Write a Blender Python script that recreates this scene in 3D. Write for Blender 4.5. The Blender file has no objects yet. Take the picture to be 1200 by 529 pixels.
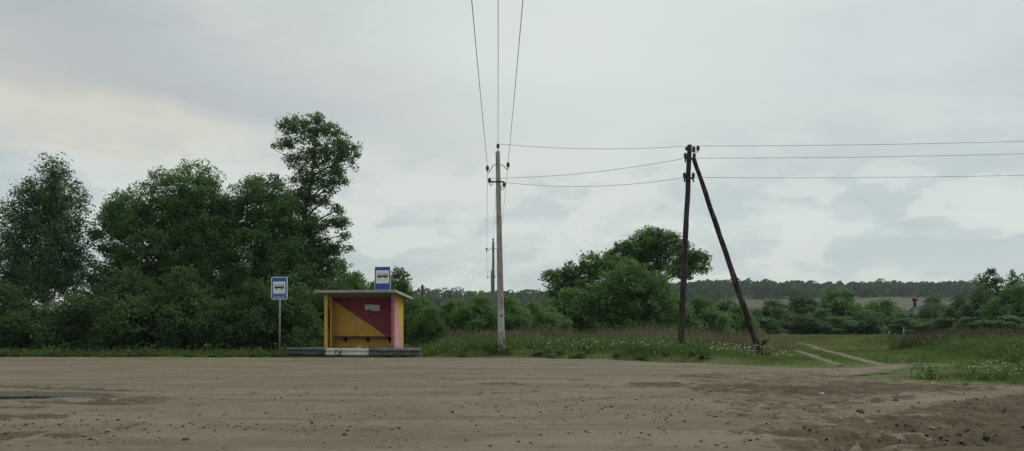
import bpy, math
import numpy as np
from mathutils import Vector

# ------------------------------------------------------------------ camera, sky, sun, exposure
S = bpy.context.scene
COL = S.collection
F, Y0, H = 900.0, 375.0, 1.65          # focal length in photo pixels, horizon row, eye height
R = math.radians

cam_d = bpy.data.cameras.new('camera')
cam = bpy.data.objects.new('camera', cam_d)
COL.objects.link(cam)
cam.location = (0, 0, H)
cam.rotation_euler = (R(90), 0, 0)
cam_d.sensor_width = 36
cam_d.lens = 27.0
cam_d.shift_y = 110.5 / 1200
cam_d.clip_end = 9000
S.camera = cam

S.view_settings.view_transform = 'Standard'
S.view_settings.look = 'None'
S.view_settings.exposure = 0.38
S.view_settings.gamma = 1.0
S.view_settings.use_curve_mapping = False
S.render.engine = 'CYCLES'
S.cycles.max_bounces = 6
S.cycles.diffuse_bounces = 4
S.cycles.glossy_bounces = 2
S.cycles.transmission_bounces = 3
S.cycles.volume_bounces = 0
S.cycles.use_denoising = True

SUN_EL, SUN_AZ = 52.0, 62.0            # degrees; azimuth clockwise from the view direction (+Y)
sun_dir = Vector((math.sin(R(SUN_AZ)) * math.cos(R(SUN_EL)), math.cos(R(SUN_AZ)) * math.cos(R(SUN_EL)), math.sin(R(SUN_EL))))
sd = bpy.data.lights.new('sun', 'SUN')
sd.energy = 1.5
sd.angle = R(28)
sd.color = (1.0, 0.96, 0.88)
so = bpy.data.objects.new('sun', sd)
so.rotation_euler = (-sun_dir).to_track_quat('-Z', 'Y').to_euler()
so.location = (0, 0, 60)
COL.objects.link(so)

W = bpy.data.worlds.new('World')
S.world = W
W.use_nodes = True
nt = W.node_tree
nt.nodes.clear()


class NB:
    """tiny node-building helper"""
    def __init__(self, nt):
        self.nt = nt

    def n(self, t, **kw):
        nd = self.nt.nodes.new(t)
        for k, v in kw.items():
            setattr(nd, k, v)
        return nd

    def put(self, sock, v):
        if isinstance(v, bpy.types.NodeSocket):
            self.nt.links.new(v, sock)
        elif v is not None:
            sock.default_value = v

    def math(self, op, a, b=None, c=None, clamp=False):
        nd = self.n('ShaderNodeMath', operation=op, use_clamp=clamp)
        for i, v in enumerate((a, b, c)):
            self.put(nd.inputs[i], v)
        return nd.outputs[0]

    def vmath(self, op, a, b=None):
        nd = self.n('ShaderNodeVectorMath', operation=op)
        self.put(nd.inputs[0], a)
        if b is not None:
            self.put(nd.inputs[1], b)
        return nd.outputs['Value'] if op == 'DOT_PRODUCT' else nd.outputs['Vector']

    def noise(self, vec, scale, detail=4, rough=0.55, dist=0.0, col=False):
        nd = self.n('ShaderNodeTexNoise')
        self.put(nd.inputs['Vector'], vec)
        nd.inputs['Scale'].default_value = scale
        nd.inputs['Detail'].default_value = detail
        nd.inputs['Roughness'].default_value = rough
        nd.inputs['Distortion'].default_value = dist
        return nd.outputs['Color' if col else 'Fac']

    def ramp(self, v, lo, hi, a=0.0, b=1.0, smooth=True):
        nd = self.n('ShaderNodeMapRange', interpolation_type='SMOOTHSTEP' if smooth else 'LINEAR')
        self.put(nd.inputs[0], v)
        for i, x in enumerate((lo, hi, a, b)):
            nd.inputs[i + 1].default_value = x
        return nd.outputs[0]

    def mix(self, f, a, b, blend='MIX'):
        nd = self.n('ShaderNodeMix', data_type='RGBA', blend_type=blend)
        self.put(nd.inputs['Factor'], f)
        for k, v in (('A', a), ('B', b)):
            s = [i for i in nd.inputs if i.name == k and i.type == 'RGBA'][0]
            if not isinstance(v, bpy.types.NodeSocket):
                v = (*v[:3], 1)
            self.put(s, v)
        return [o for o in nd.outputs if o.type == 'RGBA'][0]

    def xyz(self, x, y, z):
        nd = self.n('ShaderNodeCombineXYZ')
        for i, v in enumerate((x, y, z)):
            self.put(nd.inputs[i], v)
        return nd.outputs[0]

    def sep(self, v):
        nd = self.n('ShaderNodeSeparateXYZ')
        self.put(nd.inputs[0], v)
        return nd.outputs


b = NB(nt)
sky = b.n('ShaderNodeTexSky', sky_type='NISHITA', sun_disc=False, sun_elevation=R(SUN_EL), sun_rotation=R(SUN_AZ))
d = b.n('ShaderNodeTexCoord').outputs['Generated']
dx, dy, dz = b.sep(d)
zc = b.math('MAXIMUM', dz, 0.0)
den = b.math('ADD', zc, 0.16)
pu = b.math('DIVIDE', dx, den)
pv = b.math('DIVIDE', dy, den)
plane = b.xyz(pu, pv, 0.37)
# thin layered stratus: broad bright and dull bands drawn out sideways
big = b.noise(b.vmath('MULTIPLY', plane, (0.55, 0.85, 1)), 0.9, 4, 0.5, 0.5)
fine = b.noise(b.vmath('MULTIPLY', plane, (0.5, 1.5, 1)), 2.2, 6, 0.55, 0.7)
strat = b.math('ADD', b.math('MULTIPLY', big, 0.72), b.math('MULTIPLY', fine, 0.28))
strat = b.ramp(strat, 0.40, 0.60)
c = b.mix(strat, (0.385, 0.425, 0.44), (0.515, 0.555, 0.535))
# warm tint drifting through the thicker cloud
warm = b.ramp(b.noise(b.vmath('ADD', plane, (7.3, 2.1, 0)), 0.45, 2), 0.42, 0.68)
c = b.mix(b.math('MULTIPLY', warm, 0.5), c, (0.51, 0.495, 0.455))
# veiled sun: a wide soft brightening of the cloud deck round the sun's direction
gl = b.vmath('DOT_PRODUCT', d, tuple(Vector((math.sin(R(4)) * math.cos(R(17)), math.cos(R(4)) * math.cos(R(17)), math.sin(R(17))))))
gl = b.math('POWER', b.math('MAXIMUM', gl, 0.0), 20.0)
c = b.mix(b.math('MULTIPLY', gl, 0.75), c, (0.61, 0.63, 0.575))
# drawn-out streaks of brighter cloud: (azimuth, height, tilt, half length, half width, strength, colour)
azn = b.n('ShaderNodeMath', operation='ARCTAN2')
b.put(azn.inputs[0], dx); b.put(azn.inputs[1], dy)
wob = b.noise(b.xyz(b.math('MULTIPLY', azn.outputs[0], 3.0), b.math('MULTIPLY', dz, 9.0), 4.2), 1.6, 6, 0.6, 0.4)
wobs = b.math('SUBTRACT', wob, 0.5)
for a0, h0, tilt, la, lh, k_, cc in ((-30, 0.235, -0.16, 0.26, 0.052, 0.95, (0.60, 0.555, 0.45)), (-16, 0.315, -0.42, 0.34, 0.040, 0.8, (0.565, 0.56, 0.525)), (-24, 0.265, -0.05, 0.26, 0.03, 0.6, (0.36, 0.37, 0.385)),
                                 (-36, 0.34, -0.15, 0.45, 0.075, 0.75, (0.36, 0.37, 0.385)), (-6, 0.17, 0.02, 0.25, 0.03, 0.4, (0.59, 0.60, 0.54)), (20, 0.30, 0.1, 0.5, 0.06, 0.35, (0.52, 0.565, 0.56)), (-9, 0.125, 0.1, 0.03, 0.012, 0.6, (0.40, 0.43, 0.45)),
                                 (28, 0.155, 0.25, 0.10, 0.03, 0.4, (0.43, 0.47, 0.475)), (60, 0.26, 0.1, 0.4, 0.05, 0.5, (0.41, 0.435, 0.45)), (-75, 0.22, 0.05, 0.4, 0.05, 0.5, (0.56, 0.55, 0.51)), (120, 0.3, 0.1, 0.5, 0.06, 0.5, (0.41, 0.435, 0.45)), (-140, 0.28, 0.1, 0.5, 0.06, 0.5, (0.56, 0.56, 0.53))):
    da = b.math('SUBTRACT', azn.outputs[0], R(a0))
    dh = b.math('SUBTRACT', b.math('SUBTRACT', dz, h0), b.math('MULTIPLY', da, tilt))
    dh = b.math('ADD', dh, b.math('MULTIPLY', wobs, 0.16 * min(1, lh / 0.035)))
    q_ = b.math('ADD', b.math('POWER', b.math('ABSOLUTE', b.math('DIVIDE', da, la)), 2.0), b.math('POWER', b.math('ABSOLUTE', b.math('DIVIDE', dh, lh)), 2.0))
    g_ = b.math('MULTIPLY', b.math('EXPONENT', b.math('MULTIPLY', q_, -1.0)), k_)
    c = b.mix(g_, c, cc)
# heaped cloud low over the horizon
az = b.n('ShaderNodeMath', operation='ARCTAN2')
b.put(az.inputs[0], dx); b.put(az.inputs[1], dy)
cu = b.xyz(b.math('MULTIPLY', az.outputs[0], 7.0), b.math('MULTIPLY', dz, 15.0), 1.7)
cun = b.noise(cu, 1.35, 7, 0.56, 0.25)
band = b.math('MULTIPLY', b.ramp(dz, 0.0, 0.05), b.ramp(dz, 0.12, 0.27, 1.0, 0.0))
lit = b.math('MULTIPLY', b.ramp(cun, 0.505, 0.56), band)
c = b.mix(b.math('MULTIPLY', lit, 0.75), c, (0.57, 0.59, 0.55))
shade = b.math('MULTIPLY', b.ramp(cun, 0.50, 0.40), band)
c = b.mix(b.math('MULTIPLY', shade, 0.7), c, (0.40, 0.445, 0.455))
# pale haze right at the horizon
c = b.mix(b.ramp(dz, 0.0, 0.07, 0.45, 0.0), c, (0.455, 0.495, 0.485))
bg = b.n('ShaderNodeBackground')
bg.inputs['Strength'].default_value = 0.1
c = b.mix(1.0, c, (0.985, 1.0, 1.0), 'MULTIPLY')
cl10 = b.vmath('SCALE', c); cl10.node.inputs['Scale'].default_value = 10.0
b.put(bg.inputs['Color'], b.mix(0.92, sky.outputs[0], cl10))
b.put(b.n('ShaderNodeOutputWorld').inputs['Surface'], bg.outputs[0])


# ------------------------------------------------------------------ helpers
def at(px, py, D):
    """the place that stands at distance D behind photo pixel (px, py)"""
    return ((px - 600) / F * D, D, H + (Y0 - py) / F * D)


def gnd(px, py, z=0.0):
    D = (H - z) * F / (py - Y0)
    return ((px - 600) / F * D, D)


def smooth(a, b_, x):
    t = np.clip((np.asarray(x, float) - a) / (b_ - a), 0, 1)
    return t * t * (3 - 2 * t)


_perm = np.random.default_rng(5).random((256, 256))


def vnoise(x, y):
    x = np.asarray(x, float); y = np.asarray(y, float)
    xi = np.floor(x).astype(int); yi = np.floor(y).astype(int)
    fx = x - xi; fy = y - yi
    fx = fx * fx * (3 - 2 * fx); fy = fy * fy * (3 - 2 * fy)
    g = lambda i, j: _perm[i & 255, j & 255]
    return (g(xi, yi) * (1 - fx) + g(xi + 1, yi) * fx) * (1 - fy) + (g(xi, yi + 1) * (1 - fx) + g(xi + 1, yi + 1) * fx) * fy


def fbm(x, y, o=4):
    s = 0; a = 0.5
    for k in range(o):
        s = s + a * vnoise(x * 2 ** k + 17.3 * k, y * 2 ** k + 5.1 * k); a *= 0.5
    return s / (1 - 0.5 ** o)


LOT = np.array([(-70, 33.6), (-22, 33.2), (-10, 33.0), (0.7, 33.0), (3, 31.6), (5.9, 29.8), (9, 26.6), (11.1, 25.8), (12.2, 26.6), (13.4, 28.2),
                (15.0, 28.3), (13.3, 25.8), (11.3, 23.3), (9.9, 22.0), (10.1, 21.1), (11.2, 20.3), (12.7, 19.3), (16, 18.2), (30, 17), (70, 16), (70, -45), (-70, -45)], float)


def poly_sd(x, y, P):
    """signed distance to a polygon, positive inside"""
    x = np.asarray(x, float); y = np.asarray(y, float)
    dmin = np.full(x.shape, 1e9); ins = np.zeros(x.shape, bool)
    for i in range(len(P)):
        ax, ay = P[i]; bx, by = P[(i + 1) % len(P)]
        ex, ey = bx - ax, by - ay
        t = np.clip(((x - ax) * ex + (y - ay) * ey) / (ex * ex + ey * ey), 0, 1)
        dmin = np.minimum(dmin, np.hypot(x - ax - t * ex, y - ay - t * ey))
        cr = ((ay > y) != (by > y)) & (x < (bx - ax) * (y - ay) / ((by - ay) if by != ay else 1e-9) + ax)
        ins ^= cr
    return np.where(ins, dmin, -dmin)


def lot_sd(x, y):
    return poly_sd(x, y, LOT) + (fbm(np.asarray(x) * 0.9, np.asarray(y) * 0.9, 4) - 0.5) * 1.1


def line_d(x, y, pts):
    dmin = np.full(np.shape(x), 1e9)
    for (ax, ay), (bx, by) in zip(pts[:-1], pts[1:]):
        ex, ey = bx - ax, by - ay
        t = np.clip(((x - ax) * ex + (y - ay) * ey) / (ex * ex + ey * ey), 0, 1)
        dmin = np.minimum(dmin, np.hypot(x - ax - t * ex, y - ay - t * ey))
    return dmin


RC = [(1040, 430), (1018, 424.5), (1000, 420), (984, 415.5), (968, 411.5), (956, 407.5), (946, 404.8), (932, 402.8), (914, 401.6), (890, 401)]


def terrain(x, y):
    x = np.asarray(x, float); y = np.asarray(y, float)
    z = -0.012 * np.clip(y - 60, 0, 140)
    # low bank that the verge stands on, level with the yard at the track mouth and the shelter
    near = (y > 12) & (y < 75) & (np.abs(x) < 70)
    bk = np.where(near, 0.32 * smooth(0.1, 1.4, -poly_sd(x, y, LOT)) * smooth(2.0, 7.5, line_d(x, y, [gnd(*p) for p in RC])) * smooth(70, 42, y), 0.0)
    bk = bk * (1 - smooth(37.8, 36.6, y) * smooth(-11.6, -10.6, x) * smooth(-2.6, -3.6, x))
    bk = bk * np.where(x > 9, smooth(26, 28, y), 1.0) * smooth(-5.5, -3.0, x)
    z = z + bk
    a = x / np.maximum(y, 60)
    A = 20 + 13 * smooth(0.08, 0.26, a)
    z = z + A * smooth(250, 900, y)
    z = z + (fbm(x * 0.12, y * 0.12) - 0.5) * 0.35 * smooth(38, 48, y)
    z = z + (fbm(x * 0.01 + 3, y * 0.01) - 0.5) * 5 * smooth(200, 500, y)
    return z


def tz(x, y):
    return float(terrain(x, y))


def mesh_np(name, V, Fq, mat=None, parent=None, smooth_=False, attrs=None):
    """V (n,3); Fq (m,k) array or list of faces"""
    me = bpy.data.meshes.new(name)
    V = np.asarray(V, np.float32)
    if isinstance(Fq, np.ndarray):
        m, k = Fq.shape
        me.vertices.add(len(V)); me.vertices.foreach_set('co', V.ravel())
        me.loops.add(m * k); me.loops.foreach_set('vertex_index', Fq.astype(np.int32).ravel())
        me.polygons.add(m)
        me.polygons.foreach_set('loop_start', np.arange(0, m * k, k, dtype=np.int32))
        me.polygons.foreach_set('loop_total', np.full(m, k, np.int32))
        me.update(calc_edges=True)
    else:
        me.from_pydata([tuple(map(float, v)) for v in V], [], Fq)
    if smooth_:
        me.polygons.foreach_set('use_smooth', np.ones(len(me.polygons), bool))
    for k_, v in (attrs or {}).items():
        at_ = me.attributes.new(k_, 'FLOAT', 'POINT')
        at_.data.foreach_set('value', np.asarray(v, np.float32))
    me.update()
    o = bpy.data.objects.new(name, me)
    COL.objects.link(o)
    if mat:
        me.materials.append(mat)
    if parent:
        o.parent = parent
    return o


def tag(o, label=None, cat=None, group=None, kind=None):
    for k, v in (('label', label), ('category', cat), ('group', group), ('kind', kind)):
        if v:
            o[k] = v
    return o


def thing(name, loc, label, cat, group=None, rz=0.0):
    o = bpy.data.objects.new(name, None)
    o.empty_display_size = 0.3
    COL.objects.link(o)
    o.location = loc
    o.rotation_euler = (0, 0, rz)
    return tag(o, label, cat, group)


class MB:
    """collects shapes for ONE mesh"""
    def __init__(self):
        self.v = []; self.f = []

    def add(self, v, f):
        n = len(self.v)
        self.v += [tuple(p) for p in v]
        self.f += [tuple(i + n for i in q) for q in f]
        return self

    def box(self, x0, x1, y0, y1, z0, z1, bev=0.0):
        if bev <= 0:
            v = [(x, y, z) for z in (z0, z1) for y in (y0, y1) for x in (x0, x1)]
            return self.add(v, [(0, 2, 3, 1), (4, 5, 7, 6), (0, 1, 5, 4), (2, 6, 7, 3), (0, 4, 6, 2), (1, 3, 7, 5)])
        B = bev
        rings = []
        for z, i in ((z0, B), (z0 + B, 0), (z1 - B, 0), (z1, B)):
            a, b_, c_, d_ = x0 + i, x1 - i, y0 + i, y1 - i
            rings.append([(a + B, c_, z), (b_ - B, c_, z), (b_, c_ + B, z), (b_, d_ - B, z), (b_ - B, d_, z), (a + B, d_, z), (a, d_ - B, z), (a, c_ + B, z)])
        v = [p for r in rings for p in r]
        f = [tuple(range(7, -1, -1)), tuple(range(24, 32))]
        for k in range(3):
            for j in range(8):
                f.append((k * 8 + j, k * 8 + (j + 1) % 8, k * 8 + 8 + (j + 1) % 8, k * 8 + 8 + j))
        return self.add(v, f)

    def tube(self, pts, rad, n=8, cap=True):
        pts = [Vector(p) for p in pts]
        rad = rad if hasattr(rad, '__len__') else [rad] * len(pts)
        rings = []
        t0 = (pts[1] - pts[0]).normalized()
        ref = Vector((0, 0, 1)) if abs(t0.z) < 0.9 else Vector((1, 0, 0))
        u = t0.cross(ref).normalized()
        for i, p in enumerate(pts):
            t = (pts[min(i + 1, len(pts) - 1)] - pts[max(i - 1, 0)]).normalized()
            u = (u - t * u.dot(t)).normalized()
            w = t.cross(u)
            rings.append([p + (u * math.cos(2 * math.pi * k / n) + w * math.sin(2 * math.pi * k / n)) * rad[i] for k in range(n)])
        v = [p for r in rings for p in r]
        f = []
        for i in range(len(pts) - 1):
            for k in range(n):
                f.append((i * n + k, i * n + (k + 1) % n, (i + 1) * n + (k + 1) % n, (i + 1) * n + k))
        if cap:
            f.append(tuple(range(n - 1, -1, -1)))
            f.append(tuple((len(pts) - 1) * n + k for k in range(n)))
        return self.add(v, f)

    def lathe(self, c, prof, n=12, axis='z'):
        v = []
        for r, z in prof:
            for k in range(n):
                a = 2 * math.pi * k / n
                v.append((c[0] + r * math.cos(a), c[1] + r * math.sin(a), c[2] + z))
        f = [tuple(range(n - 1, -1, -1)), tuple((len(prof) - 1) * n + k for k in range(n))]
        for i in range(len(prof) - 1):
            for k in range(n):
                f.append((i * n + k, i * n + (k + 1) % n, (i + 1) * n + (k + 1) % n, (i + 1) * n + k))
        return self.add(v, f)

    def prism(self, poly, y0, y1):
        """polygon in x,z drawn out along y"""
        n = len(poly)
        v = [(x, y0, z) for x, z in poly] + [(x, y1, z) for x, z in poly]
        f = [tuple(range(n)), tuple(range(2 * n - 1, n - 1, -1))]
        for k in range(n):
            f.append(((k + 1) % n, k, n + k, n + (k + 1) % n))
        return self.add(v, f)

    def build(self, name, mat, parent=None, smooth_=False):
        return mesh_np(name, self.v, self.f, mat, parent, smooth_)


# ------------------------------------------------------------------ materials
def material(name):
    m = bpy.data.materials.new(name)
    m.use_nodes = True
    nt = m.node_tree
    nt.nodes.clear()
    b = NB(nt)
    out = b.n('ShaderNodeOutputMaterial')
    return m, b, out


def principled(b, out, col, rough=0.8, spec=0.3, metal=0.0, bump=None, bump_d=0.01):
    p = b.n('ShaderNodeBsdfPrincipled')
    b.put(p.inputs['Base Color'], col if isinstance(col, bpy.types.NodeSocket) else (*col[:3], 1))
    b.put(p.inputs['Roughness'], rough)
    p.inputs['Specular IOR Level'].default_value = spec
    p.inputs['Metallic'].default_value = metal
    if bump is not None:
        bn = b.n('ShaderNodeBump')
        bn.inputs['Distance'].default_value = bump_d
        bn.inputs['Strength'].default_value = 0.8
        b.put(bn.inputs['Height'], bump)
        b.put(p.inputs['Normal'], bn.outputs[0])
    b.put(out.inputs['Surface'], p.outputs[0])
    return p


def simple(name, c1, c2, scale=8.0, rough=0.8, spec=0.3, metal=0.0, stretch=(1, 1, 1), dirt=None, bump=0.004, lo=0.35, hi=0.65):
    m, b, out = material(name)
    P = b.n('ShaderNodeTexCoord').outputs['Object']
    v = b.vmath('MULTIPLY', P, stretch)
    n = b.noise(v, scale, 6, 0.6, 0.2)
    c = b.mix(b.ramp(n, lo, hi), c1, c2)
    if dirt:
        g = b.noise(b.vmath('ADD', P, (3.3, 9.1, 4.4)), scale * 0.35, 5, 0.65, 0.6)
        c = b.mix(b.ramp(g, 0.5, 0.72, 0.0, 0.75), c, dirt)
    fn = b.noise(v, scale * 6, 3, 0.6)
    principled(b, out, c, rough, spec, metal, b.math('ADD', n, b.math('MULTIPLY', fn, 0.5)), bump)
    return m


def leaf_mat(name, cols, trans=0.3, patch=0.7):
    trans = min(0.5, trans * 1.5)
    m, b, out = material(name)
    rnd = b.n('ShaderNodeNewGeometry').outputs['Random Per Island']
    P = b.n('ShaderNodeNewGeometry').outputs['Position']
    pn = b.noise(P, patch, 3, 0.6)
    f = b.math('ADD', b.math('MULTIPLY', rnd, 0.45), b.math('MULTIPLY', b.ramp(pn, 0.32, 0.68), 0.55))
    c = b.mix(b.ramp(f, 0.15, 0.55), cols[0], cols[1])
    c = b.mix(b.ramp(f, 0.6, 0.95), c, cols[2])
    p = b.n('ShaderNodeBsdfPrincipled')
    b.put(p.inputs['Base Color'], c)
    p.inputs['Roughness'].default_value = 0.6
    p.inputs['Specular IOR Level'].default_value = 0.14
    t = b.n('ShaderNodeBsdfTranslucent')
    b.put(t.inputs['Color'], b.mix(0.5, c, (0.13, 0.19, 0.045)))
    mx = b.n('ShaderNodeMixShader')
    mx.inputs[0].default_value = trans
    b.put(mx.inputs[1], p.outputs[0]); b.put(mx.inputs[2], t.outputs[0])
    b.put(out.inputs['Surface'], mx.outputs[0])
    return m


M = {}
M['willow'] = leaf_mat('willow_leaf', ((0.081, 0.162, 0.063), (0.124, 0.240, 0.087), (0.196, 0.336, 0.112)))
M['birch'] = leaf_mat('birch_leaf', ((0.060, 0.121, 0.055), (0.084, 0.163, 0.067), (0.121, 0.215, 0.084)), 0.2)
M['tall'] = leaf_mat('tall_leaf', ((0.077, 0.147, 0.064), (0.112, 0.204, 0.082), (0.168, 0.273, 0.106)), 0.25)
M['bush'] = leaf_mat('bush_leaf', ((0.082, 0.168, 0.058), (0.130, 0.240, 0.078), (0.191, 0.312, 0.101)))
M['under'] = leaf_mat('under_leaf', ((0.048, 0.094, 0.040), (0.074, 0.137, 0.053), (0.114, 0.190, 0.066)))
M['oak'] = leaf_mat('round_tree_leaf', ((0.071, 0.155, 0.055), (0.112, 0.217, 0.069), (0.165, 0.286, 0.090)))
M['far'] = leaf_mat('far_leaf', ((0.070, 0.132, 0.056), (0.101, 0.184, 0.074), (0.145, 0.245, 0.091)), 0.25, 0.2)
M['fardark'] = leaf_mat('far_dark_leaf', ((0.048, 0.092, 0.044), (0.071, 0.127, 0.056), (0.101, 0.166, 0.067)), 0.25, 0.2)
M['forest'] = leaf_mat('forest_leaf', ((0.024, 0.056, 0.026), (0.034, 0.075, 0.030), (0.050, 0.099, 0.037)), 0.2, 0.05)
M['grass'] = leaf_mat('grass_blade', ((0.062, 0.118, 0.030), (0.105, 0.172, 0.045), (0.180, 0.215, 0.085)), 0.3, 0.55)
M['meadow'] = leaf_mat('meadow_blade', ((0.105, 0.140, 0.046), (0.165, 0.185, 0.068), (0.30, 0.265, 0.150)), 0.3, 0.3)
M['weed'] = leaf_mat('weed_leaf', ((0.042, 0.082, 0.026), (0.070, 0.120, 0.036), (0.125, 0.165, 0.060)), 0.3, 0.9)
M['reed'] = leaf_mat('dry_reed', ((0.12, 0.098, 0.068), (0.20, 0.160, 0.112), (0.31, 0.260, 0.19)), 0.15, 0.6)
M['dark_reed'] = leaf_mat('dark_dry_weed', ((0.060, 0.048, 0.036), (0.085, 0.066, 0.048), (0.12, 0.095, 0.066)), 0.1, 0.4)
M['bark'] = simple('bark', (0.055, 0.045, 0.036), (0.12, 0.10, 0.08), 6, 0.95, 0.1, stretch=(1, 1, 0.25), bump=0.03)
M['birch_bark'] = simple('birch_bark', (0.42, 0.41, 0.38), (0.13, 0.12, 0.11), 5, 0.8, 0.2, stretch=(0.6, 0.6, 2.5), bump=0.01, lo=0.52, hi=0.66)
M['concrete'] = simple('concrete', (0.27, 0.255, 0.23), (0.37, 0.35, 0.315), 7, 0.9, 0.2, dirt=(0.17, 0.16, 0.14))
M['pole_concrete'] = simple('pole_concrete', (0.26, 0.235, 0.205), (0.37, 0.34, 0.30), 4, 0.9, 0.2, stretch=(2, 2, 0.6), dirt=(0.19, 0.17, 0.15))
M['slab'] = simple('slab_concrete', (0.10, 0.098, 0.092), (0.16, 0.155, 0.145), 5, 0.95, 0.2, dirt=(0.10, 0.095, 0.08))
M['wood'] = simple('pole_wood', (0.017, 0.015, 0.014), (0.075, 0.065, 0.059), 6, 0.9, 0.15, stretch=(2.5, 2.5, 0.22), bump=0.02)
M['strut_wood'] = simple('strut_wood', (0.028, 0.022, 0.020), (0.125, 0.105, 0.095), 5, 0.9, 0.15, stretch=(1.6, 1.6, 0.5), bump=0.02, lo=0.42, hi=0.72)
M['far_pole'] = simple('far_pole', (0.13, 0.125, 0.115), (0.22, 0.21, 0.19), 4, 0.9, 0.2)
M['iron'] = simple('dark_iron', (0.03, 0.03, 0.03), (0.06, 0.05, 0.045), 20, 0.7, 0.4, 0.3)
M['glassy'] = simple('insulator_glaze', (0.018, 0.017, 0.018), (0.035, 0.03, 0.028), 12, 0.3, 0.5)
M['wire'] = simple('wire_metal', (0.16, 0.16, 0.16), (0.26, 0.26, 0.26), 3, 0.5, 0.4, 0.5)
M['galv'] = simple('galvanised_steel', (0.085, 0.10, 0.11), (0.15, 0.165, 0.175), 5, 0.55, 0.5, 0.4, stretch=(0.5, 2, 2), dirt=(0.12, 0.11, 0.095))
m, b, out = material('chipped_white_paint')
P = b.n('ShaderNodeTexCoord').outputs['Object']
n = b.noise(P, 5.0, 6, 0.7, 0.3)
c = b.mix(b.ramp(n, 0.35, 0.65), (0.66, 0.65, 0.57), (0.54, 0.53, 0.46))
c = b.mix(b.ramp(b.noise(b.vmath('ADD', P, (2.0, 0, 7.0)), 9.0, 6, 0.7, 0.5), 0.60, 0.64, 0, 0.85), c, (0.11, 0.115, 0.11))
principled(b, out, c, 0.6, 0.3)
M['rail_white'] = m
M['yellow'] = simple('yellow_paint', (0.52, 0.325, 0.08), (0.60, 0.39, 0.105), 3.5, 0.75, 0.25, dirt=(0.42, 0.26, 0.07))
M['pinkedge'] = simple('crimson_paint', (0.42, 0.10, 0.145), (0.50, 0.15, 0.19), 4, 0.75, 0.25)
M['brick_pink'] = simple('pink_brick', (0.48, 0.30, 0.29), (0.58, 0.38, 0.37), 10, 0.9, 0.2)
M['bench_wood'] = simple('bench_paint', (0.10, 0.035, 0.028), (0.17, 0.07, 0.05), 6, 0.7, 0.3, stretch=(0.4, 2, 2))
M['paper'] = simple('paper', (0.52, 0.54, 0.52), (0.64, 0.65, 0.62), 9, 0.85, 0.2, bump=0.001)
M['band'] = simple('worn_band_paint', (0.38, 0.385, 0.38), (0.48, 0.48, 0.46), 9, 0.85, 0.2, bump=0.001, dirt=(0.30, 0.29, 0.26))
M['paper_print'] = simple('printed_lines', (0.30, 0.34, 0.34), (0.42, 0.45, 0.44), 30, 0.85, 0.2, bump=0.0005)
M['sign_blue'] = simple('sign_blue', (0.008, 0.105, 0.36), (0.014, 0.125, 0.41), 4, 0.4, 0.4, bump=0.0005)
M['sign_blue2'] = simple('deep_sign_blue', (0.010, 0.066, 0.27), (0.016, 0.082, 0.32), 4, 0.4, 0.4, bump=0.0005)
M['sign_white'] = simple('sign_white', (0.68, 0.70, 0.70), (0.76, 0.77, 0.76), 5, 0.45, 0.4, bump=0.0005)
M['sign_black'] = simple('sign_black', (0.012, 0.014, 0.013), (0.02, 0.022, 0.02), 5, 0.5, 0.4, bump=0.0005)
M['sign_grey'] = simple('sign_post_steel', (0.24, 0.255, 0.26), (0.32, 0.33, 0.335), 9, 0.55, 0.4, 0.3)
M['petal'] = simple('flower_white', (0.60, 0.61, 0.54), (0.72, 0.72, 0.65), 9, 0.8, 0.2, bump=0.0005)
M['clod'] = simple('dark_clod', (0.045, 0.036, 0.028), (0.10, 0.082, 0.064), 9, 0.95, 0.1)
m, b, out = material('clod_mix')
rnd = b.n('ShaderNodeNewGeometry').outputs['Random Per Island']
c = b.mix(b.ramp(rnd, 0.2, 0.75), (0.034, 0.027, 0.021), (0.115, 0.095, 0.072))
c = b.mix(b.ramp(rnd, 0.86, 0.97), c, (0.27, 0.245, 0.21))
principled(b, out, c, 0.95, 0.1)
M['clod_mix'] = m
M['pale_stone'] = simple('pale_stone', (0.40, 0.38, 0.34), (0.55, 0.53, 0.48), 9, 0.9, 0.2)
M['roof_teal'] = simple('teal_roof_metal', (0.014, 0.052, 0.060), (0.022, 0.070, 0.076), 2, 0.5, 0.4, 0.1)
M['dome_red'] = simple('dark_red_metal', (0.060, 0.014, 0.015), (0.085, 0.022, 0.02), 4, 0.45, 0.4, 0.1)
M['log'] = simple('chapel_timber', (0.12, 0.08, 0.05), (0.18, 0.12, 0.075), 4, 0.85, 0.2, stretch=(0.4, 0.4, 3))
M['gilt'] = simple('dull_gilt', (0.30, 0.20, 0.07), (0.38, 0.26, 0.10), 4, 0.4, 0.5, 0.6)
M['white_post'] = simple('white_post_paint', (0.60, 0.61, 0.58), (0.70, 0.70, 0.66), 6, 0.8, 0.2)


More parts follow.
